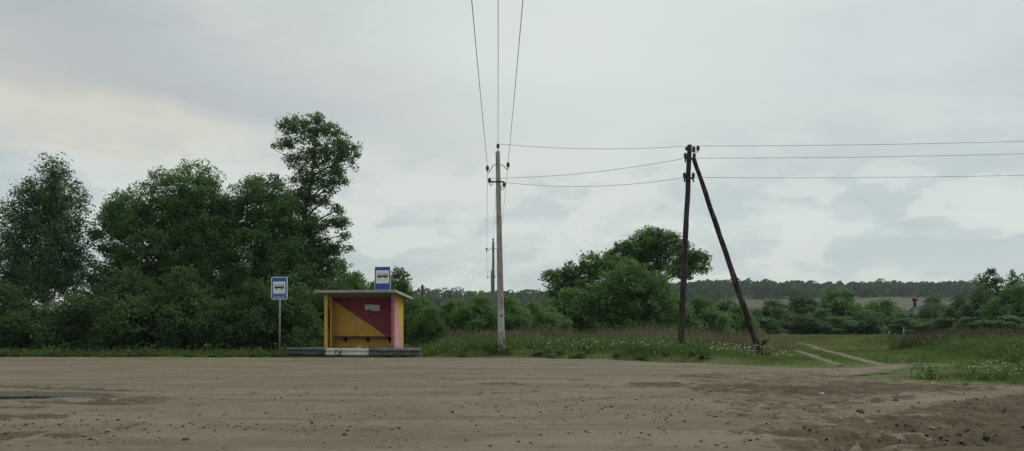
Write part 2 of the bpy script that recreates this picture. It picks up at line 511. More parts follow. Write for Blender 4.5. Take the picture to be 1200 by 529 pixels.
def diag_paint(name, ca, cb, u_axis, p0, p1, scale=4.0, wob=0.03):
    """two paints meeting along the line p0-p1 (wall coordinates: along, height)"""
    m, b, out = material(name)
    P = b.n('ShaderNodeTexCoord').outputs['Object']
    s = b.sep(P)
    u = s[u_axis]
    (u0, z0), (u1, z1) = p0, p1
    nx, nz = (z1 - z0), -(u1 - u0)
    ln = math.hypot(nx, nz); nx /= ln; nz /= ln
    dist = b.math('ADD', b.math('MULTIPLY', b.math('SUBTRACT', u, u0), nx), b.math('MULTIPLY', b.math('SUBTRACT', s[2], z0), nz))
    w = b.math('MULTIPLY', b.math('SUBTRACT', b.noise(P, 5, 3), 0.5), wob)
    side = b.ramp(b.math('ADD', dist, w), -0.006, 0.006)
    n = b.noise(P, scale, 6, 0.6)
    va = b.mix(b.ramp(n, 0.35, 0.65), ca, tuple(x * 0.84 for x in ca))
    vb = b.mix(b.ramp(n, 0.35, 0.65), cb, tuple(x * 0.84 for x in cb))
    c = b.mix(side, va, vb)
    # splash dirt and scuffs
    g = b.noise(b.vmath('MULTIPLY', P, (2, 2, 0.8)), 2.5, 6, 0.65)
    c = b.mix(b.math('MULTIPLY', b.ramp(g, 0.52, 0.75), 0.35), c, (0.25, 0.19, 0.12))
    low = b.math('MULTIPLY', b.ramp(s[2], 0.33, 0.62, 0.5, 0.0), b.ramp(g, 0.35, 0.6))
    c = b.mix(low, c, (0.20, 0.16, 0.11))
    ch_ = b.noise(b.vmath('ADD', P, (5.1, 2.2, 8.3)), 7.0, 6, 0.7, 0.4)
    c = b.mix(b.ramp(ch_, 0.64, 0.68, 0.0, 0.7), c, (0.36, 0.31, 0.25))
    rn = b.noise(b.vmath('MULTIPLY', P, (6, 6, 0.35)), 1.6, 5, 0.6)
    c = b.mix(b.ramp(rn, 0.54, 0.74, 0.0, 0.4), c, (0.16, 0.11, 0.07))
    principled(b, out, c, 0.85, 0.15, 0, b.math('ADD', n, b.math('MULTIPLY', ch_, 0.6)), 0.006)
    return m


# ground soils
def ground_mat():
    m, b, out = material('meadow_soil')
    P = b.n('ShaderNodeNewGeometry').outputs['Position']
    x, y, z = b.sep(P)
    n1 = b.noise(P, 0.35, 5, 0.6)
    n2 = b.noise(P, 3.0, 5, 0.65)
    c = b.mix(b.ramp(n1, 0.35, 0.65), (0.065, 0.088, 0.030), (0.105, 0.118, 0.048))
    c = b.mix(b.ramp(n2, 0.5, 0.75, 0, 0.6), c, (0.115, 0.105, 0.062))
    # the ploughed, half grown field on the far hill
    hill = b.math('MULTIPLY', b.ramp(y, 380, 460), b.ramp(y, 1150, 1300, 1, 0))
    fn = b.noise(b.vmath('MULTIPLY', P, (0.01, 0.05, 0)), 1.0, 5, 0.6)
    fc = b.mix(b.ramp(fn, 0.4, 0.6), (0.100, 0.088, 0.060), (0.080, 0.090, 0.050))
    c = b.mix(hill, c, fc)
    principled(b, out, c, 0.95, 0.1, 0, n2, 0.05)
    return m


def dirt_mat(name='packed_dirt', attr=True):
    m, b, out = material(name)
    P = b.n('ShaderNodeNewGeometry').outputs['Position']
    n1 = b.noise(b.vmath('MULTIPLY', P, (0.22, 0.8, 1)), 1.0, 5, 0.6, 0.6)
    n2 = b.noise(P, 1.5, 7, 0.72, 0.3)
    n3 = b.noise(P, 22.0, 5, 0.7)
    n4 = b.noise(b.vmath('MULTIPLY', P, (0.10, 1.3, 1)), 2.0, 5, 0.6, 0.3)
    c = b.mix(b.ramp(n1, 0.34, 0.66), (0.128, 0.109, 0.074), (0.176, 0.154, 0.109))
    c = b.mix(b.ramp(n4, 0.52, 0.70, 0, 0.5), c, (0.100, 0.080, 0.049))
    c = b.mix(b.ramp(n2, 0.50, 0.66, 0, 0.5), c, (0.098, 0.075, 0.046))
    n5 = b.noise(P, 55.0, 4, 0.7)
    n6 = b.noise(P, 3.6, 8, 0.78, 0.4)
    c = b.mix(b.ramp(n3, 0.52, 0.70, 0, 0.6), c, (0.085, 0.068, 0.050))
    c = b.mix(b.ramp(n3, 0.46, 0.30, 0, 0.4), c, (0.225, 0.19, 0.128))
    c = b.mix(b.ramp(n5, 0.55, 0.75, 0, 0.5), c, (0.075, 0.060, 0.045))
    c = b.mix(b.ramp(n6, 0.52, 0.68, 0, 0.6), c, (0.082, 0.062, 0.038))
    c = b.mix(b.ramp(n6, 0.44, 0.32, 0, 0.35), c, (0.225, 0.195, 0.135))
    rough = 0.95
    if attr:
        a = b.n('ShaderNodeAttribute', attribute_name='damp').outputs['Fac']
        mud = b.mix(b.ramp(n2, 0.35, 0.65), (0.050, 0.038, 0.022), (0.096, 0.075, 0.046))
        mud = b.mix(b.ramp(n3, 0.54, 0.72, 0, 0.55), mud, (0.036, 0.026, 0.018))
        brk = b.math('ADD', b.math('MULTIPLY', b.math('SUBTRACT', n2, 0.5), 1.8), b.math('MULTIPLY', b.math('SUBTRACT', n6, 0.5), 2.6))
        k = b.ramp(b.math('ADD', a, b.math('MULTIPLY', brk, b.ramp(a, 0.0, 0.25))), 0.40, 0.62)
        c = b.mix(k, c, mud)
        g = b.n('ShaderNodeAttribute', attribute_name='slick').outputs['Fac']
        c = b.mix(b.ramp(b.math('ADD', g, b.math('MULTIPLY', b.math('SUBTRACT', n6, 0.5), 1.2)), 0.3, 0.8, 0, 0.9), c, (0.050, 0.042, 0.032))
        e = b.n('ShaderNodeAttribute', attribute_name='verge').outputs['Fac']
        ek = b.ramp(b.math('ADD', e, b.math('MULTIPLY', b.math('SUBTRACT', n2, 0.5), 1.4)), 0.35, 0.8)
        c = b.mix(ek, c, (0.085, 0.092, 0.045))
        rough = b.math('SUBTRACT', 0.95, b.math('MULTIPLY', g, 0.5))
    h = b.math('ADD', b.math('MULTIPLY', n2, 0.6), b.math('MULTIPLY', n3, 0.4))
    principled(b, out, c, rough, 0.2, 0, h, 0.03)
    return m


M['ground'] = ground_mat()
M['dirt'] = dirt_mat()
M['track'] = dirt_mat('track_dirt', False)


# ------------------------------------------------------------------ the ground
ys = np.concatenate([np.linspace(-300, 0, 10), np.linspace(3, 60, 130), np.geomspace(61.5, 2500, 120)])
aa = np.linspace(-1.2, 1.2, 361)
XX = aa[None, :] * (60 + np.maximum(ys, 0))[:, None]
YY = np.repeat(ys[:, None], len(aa), 1)
ZZ = terrain(XX, YY)
nr, nc = XX.shape
idx = np.arange(nr * nc).reshape(nr, nc)
quads = np.stack([idx[:-1, :-1], idx[:-1, 1:], idx[1:, 1:], idx[1:, :-1]], -1).reshape(-1, 4)
ground = mesh_np('ground', np.stack([XX, YY, ZZ], -1).reshape(-1, 3), quads, M['ground'], None, True)
tag(ground, 'green meadow ground running back to the wooded hills', 'ground', kind='structure')

yl = np.concatenate([np.linspace(-45, 5.5, 12), 6 + (np.linspace(0, 1, 420) ** 1.35) * 28.5])
al = np.concatenate([[-4, -2.4, -1.6, -1.1], np.linspace(-0.85, 0.85, 460), [1.1, 1.6, 2.4, 4]])
LX = al[None, :] * (6 + np.maximum(yl, 0) * 0.86)[:, None]
LY = np.repeat(yl[:, None], len(al), 1)
sdv = lot_sd(LX, LY)
edge = smooth(0.0, 1.6, sdv)
hgt = 0.012 + 0.085 * edge
hgt += (fbm(LX * 0.35, LY * 0.35, 3) - 0.5) * 0.06 * edge
hgt += (fbm(LX * 2.2, LY * 2.2, 4) - 0.5) * 0.016 * edge
# churned, rutted soil on the right
churn = smooth(0.0, 1.0, (LX - (2.9 + (LY - 9.6) * 0.10) + (fbm(LX * 1.5, LY * 1.5 + 3, 4) - 0.5) * 1.2) / 0.9) * smooth(25.5, 20.0, LY + 0.15 * np.abs(LX - 9))
churn *= 0.55 + 0.5 * smooth(0.38, 0.62, fbm(LX * 0.45 + 4, LY * 0.9, 3))
pale = line_d(LX, LY, [gnd(1000, 489), gnd(1080, 476), gnd(1200, 462)])
churn *= 1 - 0.75 * smooth(0.7, 0.1, pale)
scat = smooth(0.5, 0.72, fbm(LX * 0.5 + 9, LY * 1.0 + 2, 4)) * smooth(9, 3, np.abs(LX - 4.0)) * smooth(15, 17, LY) * smooth(22, 19.5, LY)
left = smooth(-4.6, -7.2, LX - (LY - 12) * -0.15) * smooth(17.5, 14.5, LY) * smooth(0.40, 0.60, fbm(LX * 0.7 + 2, LY * 1.4 + 7, 3))
damp = np.clip(np.maximum(np.maximum(churn * 0.9, 0.7 * scat), left * 0.75), 0, 1)
hgt += churn * (fbm(LX * 3.0, LY * 3.0 + 8, 4) - 0.45) * 0.17 + left * (fbm(LX * 3, LY * 3, 3) - 0.5) * 0.06
TRK = [([(300, 471), (420, 457), (545, 443)], 0.12, 0.5), ([(0, 488), (60, 484), (180, 480)], 0.07, 0.8), ([(20, 519), (90, 513), (180, 492)], 0.08, 0.6),
       ([(0, 452), (60, 455), (165, 457)], 0.3, 0.85), ([(350, 455), (460, 447), (560, 440), (640, 430)], 0.12, 0.3), ([(0, 424), (120, 421), (260, 420)], 0.35, 0.35),
       ([(640, 428), (680, 427), (712, 428)], 0.14, 1.0), ([(560, 462), (600, 459), (650, 458)], 0.25, 0.55), ([(880, 506), (960, 500), (1060, 492), (1200, 482)], 0.22, 0.8),
       ([(930, 529), (1040, 508), (1200, 490)], 0.10, 0.7), ([(1010, 529), (1080, 512), (1200, 498)], 0.12, 0.9), ([(900, 455), (980, 458), (1080, 452), (1200, 448)], 0.35, 0.6),
       ([(880, 470), (940, 474), (1010, 470)], 0.3, 0.7),
       ([(960, 529), (1050, 514), (1130, 500), (1210, 484)], 0.05, 1.0), ([(985, 529), (1070, 514), (1140, 502), (1210, 488)], 0.05, 1.0), ([(1040, 529), (1100, 517), (1210, 496)], 0.06, 1.0), ([(1075, 529), (1130, 518), (1210, 503)], 0.06, 1.0),
       ([(900, 497), (990, 489), (1090, 478), (1210, 466)], 0.10, 0.6), ([(250, 529), (420, 505), (620, 492), (800, 494), (900, 504)], 0.10, 0.25), ([(340, 529), (480, 510), (640, 499), (780, 501), (870, 512)], 0.10, 0.25),
       ([(40, 529), (160, 500), (330, 478), (560, 462)], 0.08, 0.35), ([(0, 478), (120, 470), (280, 462), (420, 450)], 0.12, 0.35), ([(600, 475), (740, 466), (880, 462)], 0.12, 0.45), ([(560, 449), (700, 452), (860, 448), (960, 446)], 0.2, 0.4), ([(490, 440), (540, 438), (620, 441), (700, 440)], 0.2, 0.35)]
for pts, w, k in TRK:
    P = [gnd(px, py, 0.09) for px, py in pts]
    g = smooth(w * 1.6, w * 0.3, line_d(LX + (fbm(LX * 1.5, LY * 1.5, 3) - 0.5) * 0.5, LY + (fbm(LX * 1.2 + 5, LY * 1.2, 3) - 0.5) * 0.5, P))
    damp = np.maximum(damp, g * k * 0.8)
    hgt -= g * 0.06 * k * edge
corner = smooth(1.2, 0.2, line_d(LX, LY, [gnd(1130, 529, .09), gnd(1200, 512, .09), (9.5, 11.2)]))
damp = np.maximum(damp, corner)
hgt += corner * (fbm(LX * 5, LY * 5, 3) - 0.4) * 0.10
PUD = gnd(10, 464, 0.08)
pd = np.hypot((LX - PUD[0]) / 2.1, (LY - PUD[1]) / 0.8) + (fbm(LX * 0.8, LY * 0.8, 3) - 0.5) * 0.7
slick = smooth(1.35, 0.75, pd)
hgt -= smooth(1.25, 0.45, pd) * 0.07
hgt = np.maximum(hgt, 0.008)
keep = (sdv > -0.02)
fm = keep[:-1, :-1] & keep[:-1, 1:] & keep[1:, 1:] & keep[1:, :-1]
nr, nc = LX.shape
idx = np.arange(nr * nc).reshape(nr, nc)
q = np.stack([idx[:-1, :-1], idx[:-1, 1:], idx[1:, 1:], idx[1:, :-1]], -1)[fm]
used = np.unique(q)
remap = np.full(nr * nc, -1); remap[used] = np.arange(len(used))
fl = lambda A: A.reshape(-1)[used]
lot = mesh_np('dirt_yard', np.stack([fl(LX), fl(LY), fl(hgt)], -1), remap[q], M['dirt'], None, True,
              {'damp': fl(damp), 'slick': fl(slick), 'verge': fl(smooth(0.9, 0.0, sdv))})
tag(lot, 'bare packed dirt turning yard with wheel marks and damp soil', 'dirt yard', kind='structure')

# puddle: a flat, uneven sheet of water in the hollow
th = np.linspace(0, 2 * np.pi, 41)[:-1]
rr = 1 + 0.35 * (fbm(np.cos(th) * 1.5 + 4, np.sin(th) * 1.5 + 4, 3) - 0.5) * 2
m, b, out = material('muddy_water')
principled(b, out, b.mix(b.ramp(b.noise(b.n('ShaderNodeNewGeometry').outputs['Position'], 2.0), 0.4, 0.6), (0.035, 0.030, 0.022), (0.06, 0.05, 0.036)), 0.06, 0.5)
pv_ = [(PUD[0] + 0.2 + 1.15 * r * math.cos(t), PUD[1] + 0.32 * r * math.sin(t), 0.047) for r, t in zip(rr, th)]
tag(mesh_np('puddle', pv_, [tuple(range(40))], m), 'shallow muddy puddle at the left of the dirt yard', 'puddle', kind='structure')

# the two wheel ruts of the field track


def rut(off, w, skip=0):
    P = np.array([gnd(*p) for p in RC])
    tt = np.linspace(0, len(P) - 1, 90)
    Q = np.stack([np.interp(tt, np.arange(len(P)), P[:, k]) for k in (0, 1)], 1)
    for _ in range(12):
        Q[1:-1] = 0.5 * Q[1:-1] + 0.25 * (Q[:-2] + Q[2:])
    T = np.gradient(Q, axis=0); T /= np.linalg.norm(T, axis=1)[:, None]
    Nn = np.stack([-T[:, 1], T[:, 0]], 1)
    C = (Q + Nn * off)[skip:]
    Nn = Nn[skip:]
    v = []
    for k, (cc, nn) in enumerate(zip(C, Nn)):
        ww = w * (0.75 + 0.6 * float(vnoise(k * 0.35, off * 9)))
        for s, zz in ((-1, 0.012), (-0.5, 0.03), (0.5, 0.03), (1, 0.012)):
            p = cc + nn * s * ww * (0.9 + 0.3 * float(vnoise(k * 0.8 + 40 * s, 3)))
            v.append((p[0], p[1], tz(*p) + zz))
    f = [(4 * i + j, 4 * i + j + 1, 4 * i + 5 + j, 4 * i + 4 + j) for i in range(len(C) - 1) for j in range(3)]
    return v, f, C


RUTS = []
trk = bpy.data.objects.new('dirt_track', None)
COL.objects.link(trk)
tag(trk, 'pale two-rut dirt track bending away through the meadow', 'track', kind='structure')
for off, w in ((0.0, 0.22), (1.5, 0.13)):
    v, f, Cn = rut(off, w)
    if off > 1:      # the near rut peters out in the grass
        v, Cn = v[:4 * 44], Cn[:44]
        f = [q_ for q_ in f if max(q_) < len(v)]
    mesh_np('wheel_rut', v, f, M['track'], trk, True)
    RUTS.append([tuple(p) for p in Cn])


# ------------------------------------------------------------------ bus shelter and what stands round it
SA = R(-10)
SP = (-8.63, 35.3, 0.0)
ca, sa = math.cos(SA), math.sin(SA)


def sh(u, t, z=0.0):
    """shelter coordinates (along the front, into the depth) to the world"""
    return (SP[0] + u * ca - t * sa, SP[1] + u * sa + t * ca, z)


shelter = thing('bus_shelter', SP, 'yellow and crimson concrete bus shelter with flat overhanging roof', 'bus shelter', rz=SA)
FZ = 0.34
RL = 3.37                     # outer length
WD = 1.15                     # wall depth
M['back_paint'] = diag_paint('yellow_crimson_wall', (0.57, 0.335, 0.07), (0.235, 0.052, 0.072), 0, (RL - 0.12, 0.46), (0.13, 2.46))
M['side_paint'] = diag_paint('pink_yellow_wall', (0.56, 0.36, 0.065), (0.50, 0.29, 0.29), 1, (0.10, 2.75), (1.2, 0.6))
mb = MB(); mb.box(-1.5, 4.25, -0.62, 1.34, 0.0, FZ, 0.03); mb.build('floor_slab', M['slab'], shelter)


def roof_z(t):               # underside of the roof: it drops to the back
    return 2.87 - 0.105 * (t + 0.6)


mb = MB()
mb.prism([(-0.0, FZ), (0.15, FZ), (0.15, roof_z(0) - 0.0), (0.0, roof_z(0))], 0.0, 0.09); mb.build('side_post', M['yellow'], shelter)
mb = MB(); mb.add([(x, y, z) for x in (0.0, 0.06) for (y, z) in ((0.66, FZ), (WD, FZ), (WD, roof_z(WD)), (0.66, roof_z(0.66)))],
                  [(0, 1, 2, 3), (7, 6, 5, 4), (0, 4, 5, 1), (1, 5, 6, 2), (2, 6, 7, 3), (3, 7, 4, 0)])
M['inner_paint'] = diag_paint('yellow_crimson_side', (0.57, 0.335, 0.07), (0.235, 0.052, 0.072), 1, (WD, 2.46), (0.5, 2.85))
mb.build('side_wall', M['inner_paint'], shelter)
mb = MB(); mb.add([(x, y, z) for x in (RL - 0.15, RL) for (y, z) in ((0.004, FZ), (WD + 0.14, FZ), (WD + 0.14, roof_z(WD + .14)), (0.004, roof_z(0.004)))],
                  [(0, 1, 2, 3), (7, 6, 5, 4), (0, 4, 5, 1), (1, 5, 6, 2), (2, 6, 7, 3), (3, 7, 4, 0)])
mb.build('side_wall', M['side_paint'], shelter)
mb = MB(); mb.box(RL - 0.152, RL - 0.002, 0.0, 0.008, FZ + 0.002, roof_z(0) - 0.002); mb.build('wall_edge', M['pinkedge'], shelter)
mb = MB(); mb.add([(x, y, z) for y, zt in ((WD, roof_z(WD) - 0.002), (WD + 0.14, roof_z(WD + .14) - .002)) for (x, z) in ((0.0, FZ), (RL - 0.152, FZ), (RL - 0.152, zt), (0.0, zt))],
                  [(0, 1, 2, 3), (7, 6, 5, 4), (0, 4, 5, 1), (1, 5, 6, 2), (2, 6, 7, 3), (3, 7, 4, 0)])
mb.build('back_wall', M['back_paint'], shelter)
# roof slab: overhangs front and back
r0, r1 = -0.62, 1.90
x0, x1 = -0.20, RL + 0.27
rv = []
for (t, th_) in ((r0, 0.115), (r1, 0.115)):
    zb = roof_z(t)
    rv += [(x0, t, zb), (x1, t, zb), (x1 - 0.015, t + (0.015 if t < 0 else -0.015), zb + th_), (x0 + 0.015, t + (0.015 if t < 0 else -0.015), zb + th_)]
mb = MB(); mb.add(rv, [(0, 1, 2, 3), (4, 7, 6, 5), (0, 4, 5, 1), (3, 2, 6, 7), (0, 3, 7, 4), (1, 5, 6, 2)])
roof = mb.build('roof', M['concrete'], shelter)
# bench
bz = FZ + 0.50
bench = MB().box(0.16, RL - 0.16, WD - 0.46, WD - 0.05, bz, bz + 0.05, 0.008).build('bench', M['bench_wood'], shelter)
for u in (0.62, 1.72, 2.78):
    MB().add([(u - .03, WD - .005, bz - .26), (u + .03, WD - .005, bz - .26), (u - .03, WD - .4, bz - .05), (u + .03, WD - .4, bz - .05),
              (u - .03, WD - .005, bz - .003), (u + .03, WD - .005, bz - .003), (u - .03, WD - .4, bz - .003), (u + .03, WD - .4, bz - .003)],
             [(0, 2, 3, 1), (4, 5, 7, 6), (0, 4, 6, 2), (1, 3, 7, 5), (2, 6, 7, 3), (0, 1, 5, 4)]).build('bench_bracket', M['iron'], bench)
# paper notices pasted on the back wall
for k, (poly, nm) in enumerate((([(1.50, 2.34), (1.55, 2.13), (1.87, 2.15), (1.87, 2.36), (1.62, 2.37)], 'torn notice'), ([(1.86, 2.08), (2.24, 2.07), (2.25, 2.34), (1.86, 2.35)], 'plain notice'))):
    o = MB().prism(poly, WD - 0.006 - 0.004 * k, WD - 0.002).build('notice', M['paper'], shelter)
    ux = min(p[0] for p in poly); uz = max(p[1] for p in poly)
    wln = 0.22 if k == 0 else 0.24
    ln = MB()
    for j in range(4):
        ln.box(ux + 0.09, ux + 0.09 + wln * (1 - 0.12 * (j % 2)), WD - 0.0125 - 0.004 * k, WD - 0.0065 - 0.004 * k, uz - 0.075 - 0.038 * j, uz - 0.06 - 0.038 * j)
    ln.build('print', M['paper_print'], o)
# pink brick left on the floor
bl = sh(1.43, 0.62, FZ)
br = MB().box(-0.14, 0.14, -0.065, 0.065, 0, 0.105, 0.008).build('brick', M['brick_pink'])
br.location = bl; br.rotation_euler = (0, 0, R(-4))
tag(br, 'pink brick lying on the floor of the bus shelter', 'brick')

# crash barrier along the platform
rail = thing('crash_barrier', sh(-1.5, -0.72), 'low steel crash barrier with white painted middle length before the bus shelter', 'barrier', rz=SA)
prof = [(0.0, 0.05), (-0.02, 0.075), (-0.085, 0.10), (-0.085, 0.165), (-0.02, 0.20), (-0.01, 0.225), (-0.02, 0.25), (-0.085, 0.285), (-0.085, 0.35), (-0.02, 0.375), (0.0, 0.40)]
rngb = np.random.default_rng(3)
for u0, u1, mt, dz_, dy_ in ((0.0, 1.93, 'galv', 0.0, 0.0), (1.925, 3.93, 'rail_white', -0.014, -0.02), (3.925, 6.3, 'galv', -0.004, 0.004)):
    v = []; nseg = 14
    for i in range(nseg + 1):
        u = u0 + (u1 - u0) * i / nseg
        wv = 0.006 * math.sin(i * 1.3 + u0)
        for s, k in ((0, 1), (1, -1)):
            pr = prof if s == 0 else prof[::-1]
            for (y, z) in pr:
                v.append((u, y + dy_ + wv + (0.006 if s else 0.0), z + dz_ + wv * 0.5))
    n = 2 * len(prof)
    f = [(i * n + k, (i + 1) * n + k, (i + 1) * n + (k + 1) % n, i * n + (k + 1) % n) for i in range(nseg) for k in range(n)]
    f += [tuple(range(n)), tuple(nseg * n + k for k in range(n - 1, -1, -1))]
    o = mesh_np('beam', v, f, M[mt], rail, False)
    if mt == 'rail_white':
        o['label'] = 'chipped white middle beam'
for u in (0.35, 2.0, 3.9, 6.0):
    MB().box(u - .05, u + .05, 0.02, 0.085, 0.0, 0.37, 0.005).build('post', M['iron'], rail)


def bus_icon(par, w, cz, y, half):
    """black bus on the white panel: body, windows, wheels"""
    L = half
    bd = MB().prism([(-L, cz - 0.06), (L, cz - 0.06), (L, cz + 0.05), (L * 0.93, cz + 0.095), (-L * 0.95, cz + 0.095), (-L, cz + 0.06)], y - 0.004, y - 0.001).build('bus_symbol', M['sign_black'], par)
    for k in range(4):
        x = -L * 0.86 + k * L * 0.44
        MB().box(x, x + L * 0.36, y - 0.006, y - 0.0035, cz + 0.02, cz + 0.072).build('window_symbol', M['sign_white'], bd)
    for x in (-L * 0.6, L * 0.58):
        for r, yy, mt in ((0.048, y - 0.0065, 'sign_black'), (0.02, y - 0.0085, 'sign_white')):
            MB().prism([(x + r * math.cos(2 * math.pi * k / 14), cz - 0.075 + r * math.sin(2 * math.pi * k / 14)) for k in range(14)], yy, y - 0.001).build('wheel_symbol', M[mt], bd)


def rr_poly(x0, x1, z0, z1, r):
    P = []
    for cx, cz, a0 in ((x1 - r, z1 - r, 0), (x0 + r, z1 - r, 90), (x0 + r, z0 + r, 180), (x1 - r, z0 + r, 270)):
        for k in range(5):
            a = R(a0 + 22.5 * k)
            P.append((cx + r * math.cos(a), cz + r * math.sin(a)))
    return P[::-1]


# sign on its own post
sg = thing('bus_stop_sign', (-10.36, 34.2, 0), 'blue and white bus stop sign on grey post left of the shelter', 'road sign', 'bus stop signs', R(-3))
MB().tube([(0, 0.05, -0.2), (0, 0.05, 1.6), (0.004, 0.05, 3.45)], 0.034, 10).build('post', M['sign_grey'], sg, True)
zb = 2.56
pl = MB().prism(rr_poly(-0.365, 0.365, zb, zb + 1.0, 0.06), -0.012, 0.012).build('plate', M['sign_white'], sg)
MB().prism(rr_poly(-0.335, 0.335, zb + 0.215, zb + 0.97, 0.04), -0.016, -0.0125).build('blue_field', M['sign_blue'], sg)
MB().prism(rr_poly(-0.335, 0.335, zb + 0.03, zb + 0.165, 0.03), -0.016, -0.0125).build('name_field', M['sign_blue2'], sg)
MB().box(-0.335, 0.335, -0.0155, -0.0125, zb + 0.17, zb + 0.21).build('divider', M['sign_blue'], sg)
pan = MB().prism(rr_poly(-0.275, 0.275, zb + 0.26, zb + 0.79, 0.02), -0.019, -0.0165).build('white_panel', M['sign_white'], sg)
bus_icon(sg, 0.5, zb + 0.55, -0.0195, 0.215)
# the short white stop name on the lower field: blurred letter strokes
lx = -0.25
for wd, kind in ((.05, 'K'), (.035, 'o'), (.035, 'o'), (.045, 'n'), (.05, 'M'), (.03, 'i'), (.045, 'n'), (.05, 'M')):
    z0, z1 = zb + 0.065, zb + (0.132 if kind != 'o' else 0.116)
    t_ = 0.012
    zm = (z0 + z1) / 2 + (0.015 if kind == 'M' else 0.0)
    if kind == 'i':
        P = [(lx, z0), (lx + t_, z0), (lx + t_, z1), (lx, z1)]
    else:      # an H-like stroke as one outline
        P = [(lx, z0), (lx + t_, z0), (lx + t_, zm - .006), (lx + wd - t_, zm - .006), (lx + wd - t_, z0), (lx + wd, z0), (lx + wd, z1), (lx + wd - t_, z1), (lx + wd - t_, zm + .006), (lx + t_, zm + .006), (lx + t_, z1), (lx, z1)]
    MB().prism(P, -0.0185, -0.0165).build('letter', M['sign_white'], sg)
    lx += wd + 0.022
for z in (zb + 0.2, zb + 0.8):
    MB().box(-0.06, 0.06, 0.0125, 0.09, z - .02, z + .02).build('clamp', M['sign_grey'], sg)

# sign standing on the shelter roof
sg2p = sh(2.75, 0.15, 0)
rz_ = roof_z(0.15) + 0.115
sg2 = thing('bus_stop_sign', (sg2p[0], sg2p[1], rz_), 'deep blue bus stop sign standing on the shelter roof', 'road sign', 'bus stop signs', R(-4))
zb = 0.10
MB().prism(rr_poly(-0.365, 0.365, zb, zb + 1.06, 0.045), -0.012, 0.012).build('plate', M['sign_white'], sg2)
MB().prism(rr_poly(-0.345, 0.345, zb + 0.018, zb + 1.042, 0.035), -0.016, -0.0125).build('blue_field', M['sign_blue2'], sg2)
MB().prism(rr_poly(-0.30, 0.30, zb + 0.30, zb + 0.90, 0.02), -0.019, -0.0165).build('white_panel', M['sign_white'], sg2)
bus_icon(sg2, 0.5, zb + 0.64, -0.0195, 0.24)
for x in (-0.22, 0.22):
    MB().tube([(x, 0.035, -0.005), (x, 0.035, 0.9)], 0.02, 8).build('bracket', M['sign_grey'], sg2, True)


# ------------------------------------------------------------------ power line
def insulator(par, p, s=1.0):
    x, y, z = p
    return MB().lathe((x, y, z), [(0.018 * s, -0.10 * s), (0.05 * s, -0.09 * s), (0.075 * s, -0.06 * s), (0.055 * s, -0.03 * s), (0.085 * s, 0.0), (0.06 * s, 0.035 * s),
                              (0.068 * s, 0.06 * s), (0.05 * s, 0.10 * s), (0.02 * s, 0.115 * s)], 12).build('insulator', M['glassy'], par, True)


def hook(par, a, tip, s=1.0):
    """swan-neck pin from the pole at a to under the insulator at tip"""
    a = Vector(a); t = Vector(tip)
    sx = 1 if t.x > a.x else -1
    pts = [a, a + Vector(((t.x - a.x) * 0.45, 0, 0.02)), Vector((t.x - sx * 0.10 * s, t.y, min(a.z, t.z) - 0.14 * s)), Vector((t.x - sx * 0.03 * s, t.y, t.z - 0.22 * s)), Vector((t.x, t.y, t.z - 0.17 * s)), Vector((t.x, t.y, t.z - 0.06 * s))]
    return MB().tube(pts, 0.017 * s, 7).build('hook', M['iron'], par, True)


def wire(name, a, b_, sag, r, label, group, n=28):
    a = Vector(a); b_ = Vector(b_)
    pts = []
    for i in range(n + 1):
        t = i / n
        p = a.lerp(b_, t); p.z -= 4 * sag * t * (1 - t)
        pts.append(p)
    o = MB().tube(pts, r, 6).build(name, M['wire'], None, True)
    return tag(o, label, 'wire', group)


PD = 34.0
pole = thing('concrete_power_pole', (-0.45, PD, 0), 'tall grey concrete power pole beside the bushes, nearest of its line', 'power pole', 'poles of the concrete pole line')
topx = (583.2 - 588) / F * PD


def cpole(par, h, lean, wb, wt, db, dt, mat):
    v = []
    for z, w, d_ in ((-0.4, wb * 1.02, db), (h, wt, dt)):
        ox = lean * max(z, 0) / h
        v += [(ox - w / 2, -d_ / 2, z), (ox + w / 2 - 0.03, -d_ / 2, z), (ox + w / 2, -d_ / 2 + 0.06, z), (ox + w / 2 * 0.94, d_ / 2, z), (ox - w / 2 * 0.9, d_ / 2, z)]
    return MB().add(v, [(4, 3, 2, 1, 0), (5, 6, 7, 8, 9)] + [(k, (k + 1) % 5, 5 + (k + 1) % 5, 5 + k) for k in range(5)]).build('shaft', mat, par)


PH = H + (Y0 - 178) / F * PD
cpole(pole, PH, topx, 0.32, 0.19, 0.25, 0.17, M['pole_concrete'])
lx_ = lambda z: topx * z / PH
Q = lambda px, py: ((px - 600) / F * PD + 0.45, 0.0, H + (Y0 - py) / F * PD)   # pole-local place at a photo pixel
MB().tube([(topx, 0, PH - 0.3), (topx + 0.02, 0, PH + 0.2)], 0.02, 7).build('top_pin', M['iron'], pole, True)
tipC = Q(583.6, 171.5); insulator(pole, tipC, 1.0)
tipL = Q(571.2, 197.5); tipR = Q(595.4, 193.5)
for tp in (tipL, tipR):
    insulator(pole, tp, 1.05); hook(pole, (lx_(7.9), 0, Q(0, 194)[2]), tp)
tipA = Q(573.6, 211.8); tipB = Q(590.8, 216.6)
for tp in (tipA, tipB):
    insulator(pole, tp, 1.05)
    sx = 1 if tp[0] > topx else -1
    MB().tube([(tp[0], 0, tp[2] - 0.06), (tp[0], 0, tp[2] - 0.16), (tp[0] + sx * -0.05, 0, tp[2] - 0.23), (tp[0] - sx * 0.12, 0, tp[2] - 0.2), (tp[0] - sx * .14, 0, tp[2] - 0.05)], 0.016, 7).build('hook', M['iron'], pole, True)
MB().box(lx_(7.7) - 0.42, lx_(7.7) + 0.24, -0.11, -0.05, Q(0, 213.6)[2] - .03, Q(0, 213.6)[2] + .03).build('cross_arm', M['iron'], pole)
